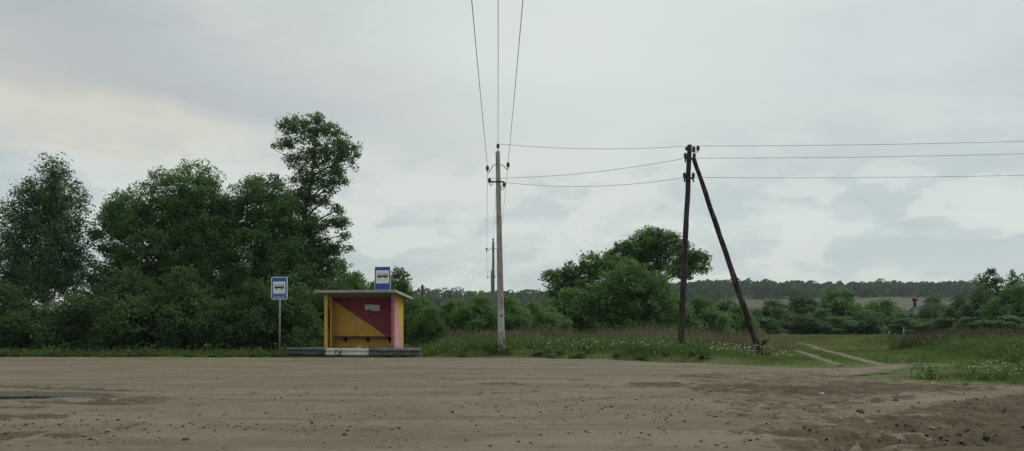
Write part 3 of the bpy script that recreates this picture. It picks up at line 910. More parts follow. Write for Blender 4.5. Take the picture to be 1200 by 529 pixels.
# painted band and marks low on the shaft
zf = lambda z: -0.125 - 0.0 + (0.25 - 0.17) / 2 * z / PH
for nme, (xa, xb, za, zbb), mt in (('painted_band', (-0.13, 0.115, 1.13, 2.05), 'sign_white'), ('notice', (-0.02, 0.06, 1.78, 1.88), 'sign_black'), ('notice', (-0.07, 0.04, 1.30, 1.72), 'paper_print')):
    dpt = 0.004 if nme == 'painted_band' else 0.008
    c1, c2 = lx_(za), lx_(zbb)
    y1_, y2_ = zf(za) - dpt, zf(zbb) - dpt
    MB().add([(c1 + xa, y1_, za), (c1 + xb, y1_, za), (c2 + xb * .97, y2_, zbb), (c2 + xa * .97, y2_, zbb)] + [(c1 + xa, y1_ + .003, za), (c1 + xb, y1_ + .003, za), (c2 + xb * .97, y2_ + .003, zbb), (c2 + xa * .97, y2_ + .003, zbb)],
             [(0, 1, 2, 3), (7, 6, 5, 4), (0, 4, 5, 1), (1, 5, 6, 2), (2, 6, 7, 3), (3, 7, 4, 0)]).build(nme, M['band'] if nme == 'painted_band' else M[mt], pole)
MB().box(0.075, 0.12, zf(.7) - .012, zf(.7) - .004, 0.52, 0.82).build('rust_mark', M['iron'], pole)


def far_cpole(px, ptop, D, label, ins=True):
    x, y, ztop = at(px, ptop, D)
    gz = tz(x, y)
    o = thing('concrete_power_pole', (x, y, gz), label, 'power pole', 'poles of the concrete pole line')
    h = ztop - gz
    cpole(o, h, -0.04, 0.30, 0.20, 0.24, 0.17, M['far_pole'])
    tips = []
    for (ix, iz) in ((0.0, 0.16), (-0.62, -0.75), (0.5, -0.66)):
        tp = (ix - .04, 0, h + iz)
        insulator(o, tp, 1.2)
        if ix:
            hook(o, (-0.04, 0, h - 0.7), tp, 1.3)
        tips.append((x + tp[0], y, gz + tp[2] + 0.1))
    return tips


p2 = far_cpole(578.5, 283, 73, 'slim concrete power pole just behind the near concrete pole, second of its line')
p3 = far_cpole(576.3, 319, 118, 'distant concrete power pole low behind the near one, third of its line')
far_cpole(632.5, 339, 170, 'far grey power pole above the bushes left of the round tree')
w1 = lambda t: (t[0] - 0.45, PD + t[1], t[2] + 0.1)
WR = 0.0085
for t, far, e, nmx in ((tipC, 0, (0.3, -16, 9.25), 'centre'), (tipL, 1, (-0.32, -16, 8.35), 'left'), (tipR, 2, (0.9, -16, 8.5), 'right')):
    wire('overhead_wire', w1(t), e, 0.45, WR, f'{nmx} overhead wire rising from the near concrete pole over the yard', 'overhead wires')
    wire('overhead_wire', w1(t), p2[far], 0.5, WR, f'{nmx} overhead wire running back to the second concrete pole', 'overhead wires')
    wire('overhead_wire', p2[far], p3[far], 0.6, WR * 1.2, f'{nmx} overhead wire between the second and third concrete poles', 'overhead wires')

# wooden A-pole
WDD = 33.0
bx, _, _ = at(797, 405, WDD)
tx, _, tzz = at(808.2, 170, WDD)
wp = thing('wooden_power_pole', (bx, WDD, 0), 'dark wooden power pole with a long slanting brace right of the round tree', 'power pole')
hw = tzz
ln_ = tx - bx
mb = MB(); pts = []; rad = []
rw = np.random.default_rng(8)
for i in range(25):
    z = -0.3 + (hw + 0.3) * i / 24
    pts.append((ln_ * max(z, 0) / hw + rw.normal() * 0.006, rw.normal() * 0.006, z)); rad.append((0.145 - 0.045 * i / 24) * (1 + rw.normal() * 0.03))
mb.tube(pts, rad, 12); mb.build('shaft', M['wood'], wp, True)
Qw = lambda px, py, dy=0.0: ((px - 600) / F * (WDD + dy) - bx, dy, H + (Y0 - py) / F * (WDD + dy))
sb = Qw(894, 407, 0.9); st = Qw(813, 186, 0.14)
pts = []; rad = []
for i in range(25):
    t = i / 24
    p = Vector((sb[0], sb[1], -0.25)).lerp(Vector(st), t)
    pts.append(p + Vector((rw.normal() * 0.008, rw.normal() * 0.008, 0))); rad.append((0.145 - 0.05 * t) * (1 + rw.normal() * 0.035))
brace = MB().tube(pts, rad, 12).build('brace', M['strut_wood'], wp, True)
s2 = Vector(Qw(893, 402, 0.85))
MB().tube([s2, s2 + Vector((0.16, -0.05, 0.10)), s2 + Vector((0.34, -0.08, 0.17))], [0.05, 0.035, 0.014], 7).build('branch_stub', M['strut_wood'], brace, True)
MB().tube([s2 + Vector((-.05, -.05, -.1)), s2 + Vector((0.1, -0.12, 0.0)), s2 + Vector((0.17, -0.16, 0.06))], [0.05, 0.04, 0.02], 7).build('branch_stub', M['strut_wood'], brace, True)
# concrete foot strapped to the pole
MB().add([(x, y, z) for z, k in ((-.3, 1.0), (0.62, 0.9)) for (x, y) in ((-.16 * k, -.27), (.10 * k, -.27), (.10 * k, -.14), (-.16 * k, -.14))],
         [(3, 2, 1, 0), (4, 5, 6, 7)] + [(k, (k + 1) % 4, 4 + (k + 1) % 4, 4 + k) for k in range(4)]).build('footing', M['concrete'], wp)
for z in (0.32, 0.52):
    MB().tube([(0.19 * math.cos(a), -0.06 + 0.225 * math.sin(a), z) for a in np.linspace(0, 2 * math.pi, 17)], 0.012, 5).build('strap', M['iron'], wp, True)
# iron work and insulators
lw = lambda z: ln_ * z / hw
ia = Qw(813.5, 176); i1 = Qw(813, 175.0); i2 = Qw(818, 174.0)
MB().tube([(lw(hw - .25), 0, Qw(0, 178)[2]), (i2[0], -.02, Qw(0, 178.5)[2]), (i2[0], -.02, i2[2] - .06)], 0.02, 7).build('cross_arm', M['iron'], wp, True)
for p in (i1, i2):
    insulator(wp, p, 1.05)
insulator(wp, Qw(804.2, 174.5, -.02), 0.75)
for py in (186.5, 209.5):
    zz = Qw(0, py)[2]
    MB().box(lw(zz) - 0.20, lw(zz) + 0.20, -0.16, -0.11, zz - .05, zz + .03).build('cross_arm', M['iron'], wp)
    for s in (-1, 1):
        insulator(wp, (lw(zz) + s * 0.19, -0.135, zz + 0.12), 1.0)
        MB().tube([(lw(zz) + s * 0.19, -0.135, zz + 0.05), (lw(zz) + s * 0.19, -0.135, zz - 0.17)], 0.035, 8).build('pin', M['iron'], wp, True)
w2 = lambda t: (t[0] + bx, WDD + t[1], t[2])
rows = [('top', w1(tipC), w2(Qw(806, 171.3)), 0.17, (46, 26, 9.3)), ('middle', w1(tipA), w2(Qw(803, 185.5, -.13)), 0.20, (46, 26, 8.85)), ('bottom', w1(tipB), w2(Qw(803, 208, -.13)), 0.28, (46, 26, 8.05))]
for nmx, a, c_, sag, e in rows:
    wire('overhead_wire', a, c_, sag, WR, f'{nmx} wire strung between the concrete pole and the braced wooden pole', 'overhead wires')
    wire('overhead_wire', (c_[0] + 0.12, c_[1], c_[2]), e, 0.45 if nmx != 'bottom' else 0.5, WR, f'{nmx} wire running off right from the braced wooden pole', 'overhead wires')
# old short posts beyond the bushes
for px, ptop, D, lab in ((495, 334, 78, 'short black wooden pole above the bushes right of the shelter roof'), (527.5, 341, 105, 'thin dark wooden pole above the bushes left of the concrete poles')):
    x, y, zt_ = at(px, ptop, D)
    gz = tz(x, y)
    o = thing('wooden_telegraph_pole', (x, y, gz), lab, 'telegraph pole', 'old telegraph poles')
    MB().tube([(0, 0, -.3), (0.02, 0, (zt_ - gz) * .5), (0, 0, zt_ - gz)], [0.16, 0.14, 0.12], 9).build('shaft', M['wood'], o, True)
    MB().box(-0.06, 0.06, -0.22, -0.10, zt_ - gz - 0.35, zt_ - gz - 0.15).build('bracket', M['iron'], o)


# ------------------------------------------------------------------ trees and bushes
def leaf_quads(rng, P, L, Wd, up=0.5, droop=0.25):
    n = len(P)
    nn = rng.normal(size=(n, 3)); nn[:, 2] = np.abs(nn[:, 2]) + up
    nn /= np.linalg.norm(nn, axis=1)[:, None]
    a = rng.normal(size=(n, 3)); a[:, 2] -= droop
    a -= nn * (a * nn).sum(1)[:, None]
    a /= np.linalg.norm(a, axis=1)[:, None] + 1e-9
    c_ = np.cross(nn, a)
    s = rng.uniform(0.7, 1.3, (n, 1))
    hl = a * L * 0.5 * s; hw_ = c_ * Wd * 0.5 * s
    V = np.stack([P - hl, P + hw_ - hl * 0.1, P + hl, P - hw_ - hl * 0.1], 1).reshape(-1, 3)
    return V, np.arange(4 * n).reshape(n, 4)


def clump_points(rng, lobes, ncl, inner=0.3):
    w = np.array([(l[3] * l[4] * l[5]) ** (0.72) * (l[6] if len(l) > 6 else 1.0) for l in lobes]); w /= w.sum()
    k = rng.choice(len(lobes), ncl, p=w)
    Lb = np.array([l[:6] for l in lobes])[k]
    dr = rng.normal(size=(ncl, 3)); dr /= np.linalg.norm(dr, axis=1)[:, None]
    r = np.where(rng.random(ncl) < inner, rng.random(ncl) ** 0.5 * 0.75, 0.72 + 0.3 * rng.random(ncl))
    lump = 1 + 0.22 * (fbm(dr[:, 0] * 2.3 + k * 7.1 + 50, dr[:, 2] * 2.3 + dr[:, 1] * 1.7 + 50, 3) - 0.5) * 2
    return Lb[:, :3] + dr * Lb[:, 3:6] * (r * lump)[:, None], k


def tree(name, base, label, cat, lobes, trunk, ncl, per, rc, L, Wd, leaf, bark='bark', group=None, seed=1, inner=0.3, twig=0.5, flat=0.75, stems=None, up=0.5):
    """lobes: (dx, dy, z, rx, ry, rz[, weight]) round the base; trunk: points (dx, dy, z, r)"""
    rng = np.random.default_rng(seed)
    o = thing(name, base, label, cat, group)
    mb = MB()
    T = [Vector(p[:3]) for p in trunk]; TR = [p[3] for p in trunk]
    # smooth the trunk line with a little wander
    pts, rad = [], []
    for i in range(len(T) - 1):
        for j in range(4):
            t = j / 4
            p = T[i].lerp(T[i + 1], t)
            if i or j:
                p += Vector((rng.normal() * 0.04, rng.normal() * 0.04, 0))
            pts.append(p); rad.append(TR[i] + (TR[i + 1] - TR[i]) * t)
    pts.append(T[-1]); rad.append(TR[-1])
    mb.tube(pts, rad, 9)
    C, k = clump_points(rng, lobes, ncl, inner)
    C[:, 2] = np.maximum(C[:, 2], 0.12)
    nodes = []
    for li, l in enumerate(lobes):
        c0 = Vector(l[:3])
        cand = [(abs((p.z) - max(c0.z - 0.9 * l[5] - 0.3 * (c0 - p).length, 0.05)) + 0.3 * (Vector((p.x, p.y, 0)) - Vector((c0.x, c0.y, 0))).length, i) for i, p in enumerate(pts)]
        i = min(cand)[1]
        a = pts[i]; r0_ = max(min(rad[i] * 0.62, 0.16 * l[3]), 0.02)
        mid = a.lerp(c0, 0.5) + Vector((rng.normal() * 0.15, rng.normal() * 0.15, 0.12 * (c0 - a).length * 0.6))
        end = c0 + Vector((0, 0, l[5] * 0.35))
        seq = [a, a.lerp(mid, 0.5) + Vector((rng.normal() * .05, rng.normal() * .05, 0)), mid, c0, end]
        mb.tube(seq, [r0_, r0_ * 0.8, r0_ * 0.6, r0_ * 0.4, r0_ * 0.2], 6, False)
        nodes.append((mid, c0, end, r0_))
    for c_, li in zip(C, k):
        if rng.random() > twig:
            continue
        mid, c0, end, r0_ = nodes[li]
        u = rng.random()
        s = mid.lerp(c0, u * 2) if u < 0.5 else c0.lerp(end, u * 2 - 1)
        e = Vector(c_)
        m_ = s.lerp(e, 0.55) + Vector((rng.normal() * .1, rng.normal() * .1, 0.08 * (e - s).length))
        r_ = max(0.010, r0_ * 0.22)
        mb.tube([s, m_, e], [r_, r_ * 0.65, r_ * 0.3], 4, False)
    for sx, sy, tx_, ty_, tz_, r_ in (stems or []):
        mb.tube([(sx, sy, -.05), ((sx + tx_) / 2 + .1, (sy + ty_) / 2, tz_ * .5), (tx_, ty_, tz_)], [r_, r_ * .7, r_ * .35], 7, False)
    mb.build('trunk', M[bark], o, True)
    n = ncl * per
    P = np.repeat(C, per, 0)
    sp = rng.normal(size=(n, 3)); sp *= (rng.random(n) ** 0.5 / np.linalg.norm(sp, axis=1))[:, None]
    sp = sp * rc * 1.75 * np.array([1, 1, flat]) * np.repeat(rng.uniform(0.6, 1.35, ncl), per)[:, None]
    P = P + sp
    P[:, 2] = np.maximum(P[:, 2], 0.03)
    V, Fq = leaf_quads(rng, P, L, Wd, up)
    mesh_np('crown', V, Fq, M[leaf], o)
    return o


def lobe_px(px, py, rpx, D, base, ry=None, rzpx=None, dd=0.0, w=1.0):
    """a crown lobe seen at a photo pixel, in metres round the tree's base"""
    x, y, z = at(px, py, D + dd)
    s = (D + dd) / F
    rx = rpx * s
    return (x - base[0], y - base[1], z - base[2], rx, ry if ry else rx * 0.9, (rzpx if rzpx else rpx) * s, w)


def gb(px, D):
    x = (px - 600) / F * D
    return (x, D, tz(x, D))


# birch on the far left
B = gb(52, 42)
lob = [lobe_px(*a, 42, B, **k) for a, k in (((62, 205, 17), dict(rzpx=26)), ((46, 232, 28), dict(rzpx=24)), ((76, 240, 26), dict(rzpx=30)), ((30, 262, 34), dict(rzpx=34)), ((66, 280, 38), dict(rzpx=38)),
       ((18, 300, 36), dict(rzpx=34)), ((80, 318, 28), dict(rzpx=34)), ((46, 330, 40), dict(rzpx=30)), ((8, 340, 30), dict(rzpx=26)))]
tree('birch_tree', B, 'birch tree with airy small-leaved crown at the far left', 'tree', lob, [(0, 0, -.1, .17), (0.05, 0, 2.5, .14), (0.1, 0, 5.5, .10), (0.35, 0, 8.2, .06), (0.45, 0, 10.2, .02)],
     1500, 36, 0.24, 0.115, 0.085, 'birch', 'birch_bark', 'trees left of the shelter', 11, 0.45, 0.6, 0.85)
# broad willow
B = gb(190, 43)
lob = [lobe_px(*a, 43, B, **k) for a, k in (((216, 226, 42), dict(rzpx=34)), ((166, 250, 40), dict(rzpx=32)), ((128, 274, 24), dict(rzpx=28)), ((240, 262, 38), dict(rzpx=40)), ((190, 295, 60), dict(rzpx=50)),
       ((142, 330, 40), dict(rzpx=40)), ((232, 330, 44), dict(rzpx=50)), ((180, 362, 60), dict(rzpx=38)), ((128, 245, 10), dict(rzpx=12)))]
tree('willow_tree', B, 'broad domed willow tree between the birch and the narrower willow', 'tree', lob, [(0, 0, -.1, .36), (0.1, 0, 1.6, .30), (0.3, 0, 4.0, .22), (0.8, 0, 7.0, .12), (1.1, 0, 9.0, .05)],
     1700, 66, 0.27, 0.165, 0.075, 'willow', 'bark', 'trees left of the shelter', 12, 0.3, 0.3, 0.8)
# second willow
B = gb(300, 43.5)
lob = [lobe_px(*a, 43.5, B, **k) for a, k in (((305, 232, 36), dict(rzpx=26)), ((275, 262, 34), dict(rzpx=36)), ((325, 262, 34), dict(rzpx=38)), ((300, 300, 48), dict(rzpx=46)), ((335, 330, 40), dict(rzpx=44)),
       ((270, 345, 40), dict(rzpx=44)), ((350, 365, 40), dict(rzpx=32)), ((310, 370, 50), dict(rzpx=30)))]
tree('willow_tree', B, 'narrower willow tree crowded against the tall open tree', 'tree', lob, [(0, 0, -.1, .30), (-0.1, 0, 2.0, .25), (0.0, 0, 5.0, .16), (0.2, 0, 8.0, .05)],
     1350, 64, 0.27, 0.165, 0.075, 'willow', 'bark', 'trees left of the shelter', 13, 0.3, 0.3, 0.8)
# tall open tree with leaning top
B = gb(352, 44.5)
TL = [(336, 150, 10), (347, 143, 11), (358, 152, 10), (334, 168, 9), (345, 166, 10), (322, 176, 4), (372, 144, 12), (384, 156, 12), (366, 162, 12), (398, 164, 11), (410, 176, 11), (392, 178, 13), (376, 182, 13),
      (404, 192, 12), (414, 186, 7), (360, 184, 12), (346, 190, 10), (390, 200, 12), (372, 204, 13), (398, 212, 9), (356, 208, 13), (382, 220, 10), (364, 226, 13), (347, 232, 14), (378, 238, 9), (360, 246, 13),
      (340, 256, 16), (392, 248, 9), (400, 260, 9), (386, 262, 9), (372, 262, 10), (402, 276, 6), (402, 290, 9), (410, 292, 6), (388, 288, 7), (374, 282, 11), (356, 276, 16), (352, 300, 22), (372, 312, 16), (366, 335, 26), (340, 330, 24), (384, 300, 13), (372, 292, 15), (366, 268, 14), (390, 318, 10)]
lob = [lobe_px(px, py, r * 1.15, 44.5, B, rzpx=r * 0.92) for px, py, r in TL]
o = tree('tall_tree', B, 'tallest open-crowned tree rising behind the bus stop post sign', 'tree', lob, [(0, 0, -.1, .30), (-0.05, 0, 2.5, .26), (-0.1, 0, 5.5, .20), (0.25, 0, 8.0, .14), (0.7, 0, 10.0, .08), (0.9, 0, 11.6, .03)],
         1150, 36, 0.20, 0.145, 0.078, 'tall', 'bark', 'trees left of the shelter', 14, 0.12, 0.7, 0.7)
mb = MB()
q0 = lambda px, py: Vector(at(px, py, 44.5)) - Vector(B)
mb.tube([q0(352, 315), q0(368, 303), q0(378, 294), q0(398, 292)], [0.09, 0.06, 0.04, 0.015], 6)
mb.tube([q0(362, 308), q0(380, 302), q0(396, 306), q0(408, 308)], [0.05, 0.035, 0.02, 0.008], 6)
mb.build('bare_branch', M['bark'], o, True)


# bush and far-tree prototypes, copied with their parts
def copy_tree(src, name, base, label, cat, group, sc, rz):
    o = src.copy(); COL.objects.link(o)
    o.name = name; o.location = base; o.rotation_euler = (0, 0, rz); o.scale = sc
    o['label'] = label; o['category'] = cat; o['group'] = group
    for ch in src.children:
        c_ = ch.copy(); COL.objects.link(c_); c_.parent = o
    return o


def rlobes(seed, w, h, n, low=0.25):
    rng = np.random.default_rng(seed)
    out = [(0, 0, h * 0.45, w * 0.31, w * 0.30, h * 0.38)]
    for k in range(n + 6):
        a = 2 * math.pi * k / n + rng.uniform(-.5, .5)
        r = w * rng.uniform(0.12, 0.40)
        z = h * rng.uniform(low * 0.6, 0.84 - 0.9 * (r / w) ** 1.2)
        s = w * rng.uniform(0.09, 0.19)
        out.append((r * math.cos(a), r * math.sin(a), z, s, s, s * h / w * rng.uniform(0.8, 1.4)))
    out.append((w * rng.uniform(-.12, .12), 0, h * 0.82, w * 0.17, w * 0.17, h * 0.2))
    return out


def bush(name, base, label, cat, group, w, h, seed, leaf, ncl, per, L, Wd, rc):
    st = [(0.1 * k - .2, .05 * k - .1, (k - 2) * w * 0.09, 0, h * 0.6, 0.04) for k in range(5)]
    return tree(name, base, label, cat, rlobes(seed, w, h, 8), [(0, 0, -.1, .09), (0, 0, h * .45, .06), (0.05, 0, h * .8, .02)], ncl, per, rc, L, Wd, leaf, 'bark', group, seed, 0.25, 0.25, 0.85, st)


protos = {}


def place_bush(kind, px, ptop, D, wpx, label, name='bush', cat='bush', group='bushes behind the verge', rz=None):
    """kind: prototype; px, ptop: where its middle and top show; wpx: its width in the photo"""
    x = (px - 600) / F * D
    gz = tz(x, D)
    zt_ = H + (Y0 - ptop) / F * D
    w = wpx / F * D; h = zt_ - gz
    if kind not in protos:
        leaf, w0, h0, ncl, per, L, Wd, rc, seed = KIND[kind]
        protos[kind] = (bush(name, (x, D, gz), label, cat, group, w0, h0, seed, leaf, ncl, per, L, Wd, rc), w0, h0)
        o = protos[kind][0]
    else:
        o = copy_tree(protos[kind][0], name, (x, D, gz), label, cat, group, (1, 1, 1), 0)
    _, w0, h0 = protos[kind]
    rng = np.random.default_rng(int(px * 7 + ptop))
    o.scale = (w / w0 * 1.18, w / w0 * 1.05, h / h0 * 1.05)
    k_ = rng.uniform(0.88, 1.16)
    o.scale = (o.scale[0] * k_, o.scale[1] / k_, o.scale[2])
    o.rotation_euler = (rng.uniform(-.05, .05), rng.uniform(-.05, .05), rng.uniform(0, 6.28) if rz is None else rz)
    return o


KIND = {'u1': ('under', 4.6, 3.6, 420, 44, 0.17, 0.085, 0.24, 31), 'u2': ('under', 4.4, 3.2, 420, 44, 0.17, 0.085, 0.24, 32),
        'b1': ('bush', 4.0, 3.2, 460, 44, 0.16, 0.08, 0.22, 33), 'b2': ('bush', 4.2, 3.4, 460, 44, 0.16, 0.08, 0.22, 34), 'b3': ('oak', 5.0, 4.6, 560, 44, 0.20, 0.10, 0.26, 35),
        'f1': ('far', 8.0, 6.5, 420, 34, 0.36, 0.22, 0.42, 36), 'f2': ('far', 8.0, 6.5, 420, 34, 0.36, 0.22, 0.42, 37), 'f3': ('fardark', 8.0, 6.5, 420, 34, 0.34, 0.20, 0.42, 38), 'f4': ('far', 7.0, 7.5, 420, 34, 0.34, 0.20, 0.40, 39), 'f5': ('oak', 8.0, 6.0, 420, 34, 0.34, 0.20, 0.42, 40)}

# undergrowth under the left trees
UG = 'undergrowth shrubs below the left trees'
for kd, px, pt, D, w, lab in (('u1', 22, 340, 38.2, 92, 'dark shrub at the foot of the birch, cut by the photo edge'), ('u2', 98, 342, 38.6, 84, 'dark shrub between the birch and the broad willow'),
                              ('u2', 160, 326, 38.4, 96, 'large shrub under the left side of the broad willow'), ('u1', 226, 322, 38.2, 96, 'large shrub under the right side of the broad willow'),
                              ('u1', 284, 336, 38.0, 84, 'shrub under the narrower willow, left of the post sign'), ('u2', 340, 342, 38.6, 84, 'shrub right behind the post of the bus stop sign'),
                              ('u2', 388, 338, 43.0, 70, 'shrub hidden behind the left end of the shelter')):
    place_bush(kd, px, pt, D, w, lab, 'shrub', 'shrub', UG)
# trees behind the shelter
place_bush('b3', 404, 312, 52, 74, 'rounded small tree showing above the left part of the shelter roof', 'small_tree', 'tree', 'trees behind the shelter')
place_bush('b3', 462, 322, 55, 66, 'small tree showing beside the sign on the shelter roof', 'small_tree', 'tree', 'trees behind the shelter')
# bush row between the shelter and the concrete pole and on
BG = 'bushes behind the verge'
for kd, px, pt, D, w, lab in (('b1', 487, 352, 44, 56, 'green bush against the right side of the shelter'), ('b2', 524, 356, 45, 50, 'low green bush midway between shelter and concrete pole'),
                              ('b1', 560, 348, 43, 62, 'dense green bush just left of the concrete pole'), ('b2', 603, 352, 44, 56, 'green bush right behind the concrete pole base'),
                              ('b2', 648, 362, 50, 56, 'low bush between the concrete pole and the round tree group'), ('b1', 500, 362, 41, 40, 'small bush in front by the shelter corner'),
                              ('b2', 826, 352, 62, 62, 'bush just right of the wooden pole'), ('b1', 862, 360, 70, 60, 'bush seen between the wooden pole and its brace'),
                              ('b2', 540, 357, 47, 56, 'green bush left of the dense bush by the concrete pole'), ('b1', 628, 357, 47, 54, 'green bush right of the concrete pole before the ridge'), ('b1', 665, 342, 54, 70, 'bush under the low left crown of the round tree group')):
    place_bush(kd, px, pt, D, w, lab, 'bush', 'bush', BG)
# round tree group in the middle
B = gb(772, 62)
TL = [(765, 276, 12), (750, 282, 12), (780, 281, 12), (736, 292, 12), (766, 292, 14), (795, 290, 12), (808, 298, 11), (820, 304, 9), (824, 314, 7), (722, 302, 11), (748, 302, 14), (780, 302, 12), (798, 306, 11), (810, 314, 9),
      (734, 314, 14), (762, 316, 16), (715, 316, 10), (790, 317, 8), (802, 322, 7), (750, 330, 16), (725, 332, 14)]
lob = [lobe_px(px, py, r * 1.1, 62, B, rzpx=r * 0.82, dd=1.6 * math.sin(px * 1.7)) for px, py, r in TL]
tree('round_tree', B, 'wide round-crowned tree with fanned limbs behind the wooden pole', 'tree', lob, [(0, 0, -.1, .30), (0, 0, 1.6, .27), (-0.2, 0, 3.4, .20), (-0.4, 0, 5.2, .12), (-0.4, 0, 7.4, .04)],
     620, 46, 0.29, 0.22, 0.12, 'oak', 'bark', 'round tree group', 15, 0.3, 0.8, 0.7)
B = gb(690, 60)
lob = [lobe_px(*a, 60, B, **k) for a, k in (((650, 328, 16), dict(rzpx=12)), ((672, 322, 16), dict(rzpx=14)), ((695, 312, 20), dict(rzpx=14)), ((715, 318, 24), dict(rzpx=20)), ((690, 345, 38), dict(rzpx=24)), ((665, 348, 22), dict(rzpx=16)), ((720, 360, 34), dict(rzpx=30)))]
tree('sloping_tree', B, 'lower tree sloping down to the left of the round-crowned tree', 'tree', lob, [(0, 0, -.1, .22), (-0.1, 0, 1.4, .18), (0.0, 0, 2.8, .12), (0.3, 0, 4.2, .04)],
     470, 44, 0.31, 0.24, 0.13, 'oak', 'bark', 'round tree group', 16, 0.3, 0.7, 0.7)
B = gb(738, 52)
lob = [lobe_px(*a, 52, B, **k) for a, k in (((738, 318, 18), dict(rzpx=16)), ((722, 342, 30), dict(rzpx=24)), ((758, 340, 30), dict(rzpx=24)), ((738, 358, 48), dict(rzpx=34)), ((700, 368, 32), dict(rzpx=28)), ((778, 368, 32), dict(rzpx=28)), ((738, 384, 60), dict(rzpx=20)), ((800, 382, 22), dict(rzpx=18)))]
tree('bushy_tree', B, 'bushy cone-shaped tree in front of the round-crowned tree', 'tree', lob, [(0, 0, -.1, .16), (0, 0, 1.6, .12), (0, 0, 3.6, .04)],
     820, 46, 0.29, 0.21, 0.11, 'oak', 'bark', 'round tree group', 17, 0.3, 0.3, 0.8, up=0.7)

# far meadow trees to the right
FG = 'trees beyond the meadow'
for kd, px, pt, D, w, lab in (('f1', 850, 352, 118, 66, 'far tree seen left of the slanting brace'), ('f4', 908, 354, 112, 62, 'far rounded tree just right of the slanting brace'), ('f3', 940, 346, 128, 66, 'dark far tree second from the slanting brace'),
                              ('f5', 985, 341, 122, 86, 'largest far tree midway between the brace and the chapel dome'), ('f2', 962, 362, 108, 46, 'low pale far tree at the end of the dirt track'), ('f5', 1032, 354, 124, 66, 'far tree left of the chapel'),
                              ('f3', 884, 366, 106, 46, 'low dark far tree at the brace foot'), ('f4', 1012, 366, 112, 48, 'low far tree in front of the largest far tree'), ('f1', 1053, 366, 118, 40, 'low far tree right before the chapel front corner'),
                              ('f3', 1088, 358, 122, 52, 'dark far tree hiding the right half of the chapel'), ('f4', 1096, 350, 140, 60, 'far tree behind the right side of the chapel'), ('f3', 1126, 348, 104, 62, 'dark far tree between the chapel and the right-hand thicket'),
                              ('f3', 930, 370, 104, 44, 'dark low tree behind the bend of the track'), ('f2', 868, 370, 96, 44, 'lowest scrub left of the brace foot'), ('f1', 903, 372, 98, 44, 'lowest scrub right of the brace foot'), ('f3', 945, 371, 97, 48, 'lowest dark scrub behind the track bend'), ('f2', 985, 372, 99, 46, 'lowest scrub below the largest far tree'),
                              ('f3', 1020, 371, 98, 44, 'lowest scrub left of the thin white post'), ('f2', 1062, 373, 100, 44, 'lowest scrub right of the thin white post'), ('f1', 1104, 372, 98, 46, 'lowest scrub right of the chapel'), ('f1', 1080, 374, 112, 44, 'low tree in front of the chapel wall')):
    place_bush(kd, px, pt, D, w, lab, 'meadow_tree', 'tree', FG)
# right-hand thicket
RG = 'thicket at the right edge'
for kd, px, pt, D, w, lab in (('f3', 1150, 340, 82, 62, 'dark rounded bush left of the pale one at the right edge'), ('f5', 1187, 338, 74, 66, 'pale green dome-shaped bush at the right edge'), ('f3', 1212, 316, 92, 64, 'tall dark tree cut by the right edge of the photo'),
                              ('f2', 1136, 372, 78, 52, 'low bush at the left foot of the right thicket'), ('f4', 1180, 372, 66, 70, 'low bush at the front of the right thicket'), ('f3', 1188, 326, 98, 40, 'dark tree behind the pale dome-shaped bush')):
    place_bush(kd, px, pt, D, w, lab, 'thicket_bush', 'bush', RG)
B = gb(1160, 88)
lob = [lobe_px(*a, 88, B, **k) for a, k in (((1160, 322, 8), dict(rzpx=8)), ((1152, 330, 8), dict(rzpx=8)), ((1167, 332, 9), dict(rzpx=9)), ((1158, 342, 13), dict(rzpx=10)), ((1172, 348, 12), dict(rzpx=12)))]
tree('sparse_tree', B, 'thin sparse-leaved tree standing out of the right thicket', 'tree', lob, [(0, 0, -.1, .18), (0, 0, 3, .13), (0.1, 0, 5.5, .05)],
     110, 20, 0.26, 0.30, 0.18, 'fardark', 'bark', RG, 18, 0.4, 1.0, 0.8)

# small chapel among the far trees
chx, chy, _ = at(1072, 375, 132)
chz = tz(chx, chy)
ch = thing('chapel', (chx, chy, chz), 'small chapel with teal hipped roof and dark red onion dome among trees', 'chapel', rz=R(12))
s_ = 132 / F
ez = H + (Y0 - 377) * s_ - chz; az_ = H + (Y0 - 357.5) * s_ - chz
MB().box(-1.7, 3.6, -1.6, 1.6, -0.3, ez, 0.02).build('wall', M['log'], ch)
MB().add([(-2.05, -1.95, ez), (3.95, -1.95, ez), (3.95, 1.95, ez), (-2.05, 1.95, ez), (-0.05, -0.0, az_), (1.9, 0.0, az_), (-2.05, -1.95, ez - .1), (3.95, -1.95, ez - .1), (3.95, 1.95, ez - .1), (-2.05, 1.95, ez - .1)],
         [(0, 1, 5, 4), (1, 2, 5), (2, 3, 4, 5), (3, 0, 4), (9, 8, 7, 6), (6, 7, 1, 0), (7, 8, 2, 1), (8, 9, 3, 2), (9, 6, 0, 3)]).build('roof', M['roof_teal'], ch)
dz0 = az_ - 0.25
MB().lathe((0, 0, dz0), [(0.24, 0), (0.20, 0.6), (0.19, 0.8), (0.24, 0.86)], 12).build('drum', M['dome_red'], ch, True)
dm = MB().lathe((0, 0, dz0 + 0.86), [(0.22, 0), (0.42, 0.12), (0.50, 0.28), (0.45, 0.44), (0.27, 0.60), (0.11, 0.74), (0.04, 0.92)], 14).build('dome', M['dome_red'], ch, True)
cr = MB().box(-.035, .035, -.03, .03, dz0 + 1.75, dz0 + 2.75); cr.box(-.27, .27, -.026, .026, dz0 + 2.33, dz0 + 2.39); cr.box(-.14, .14, -.026, .026, dz0 + 2.55, dz0 + 2.6)
cr.build('cross', M['gilt'], dm)
MB().box(-1.0, -0.4, -1.63, -1.58, 0.6, 1.5).build('window', M['sign_black'], ch)
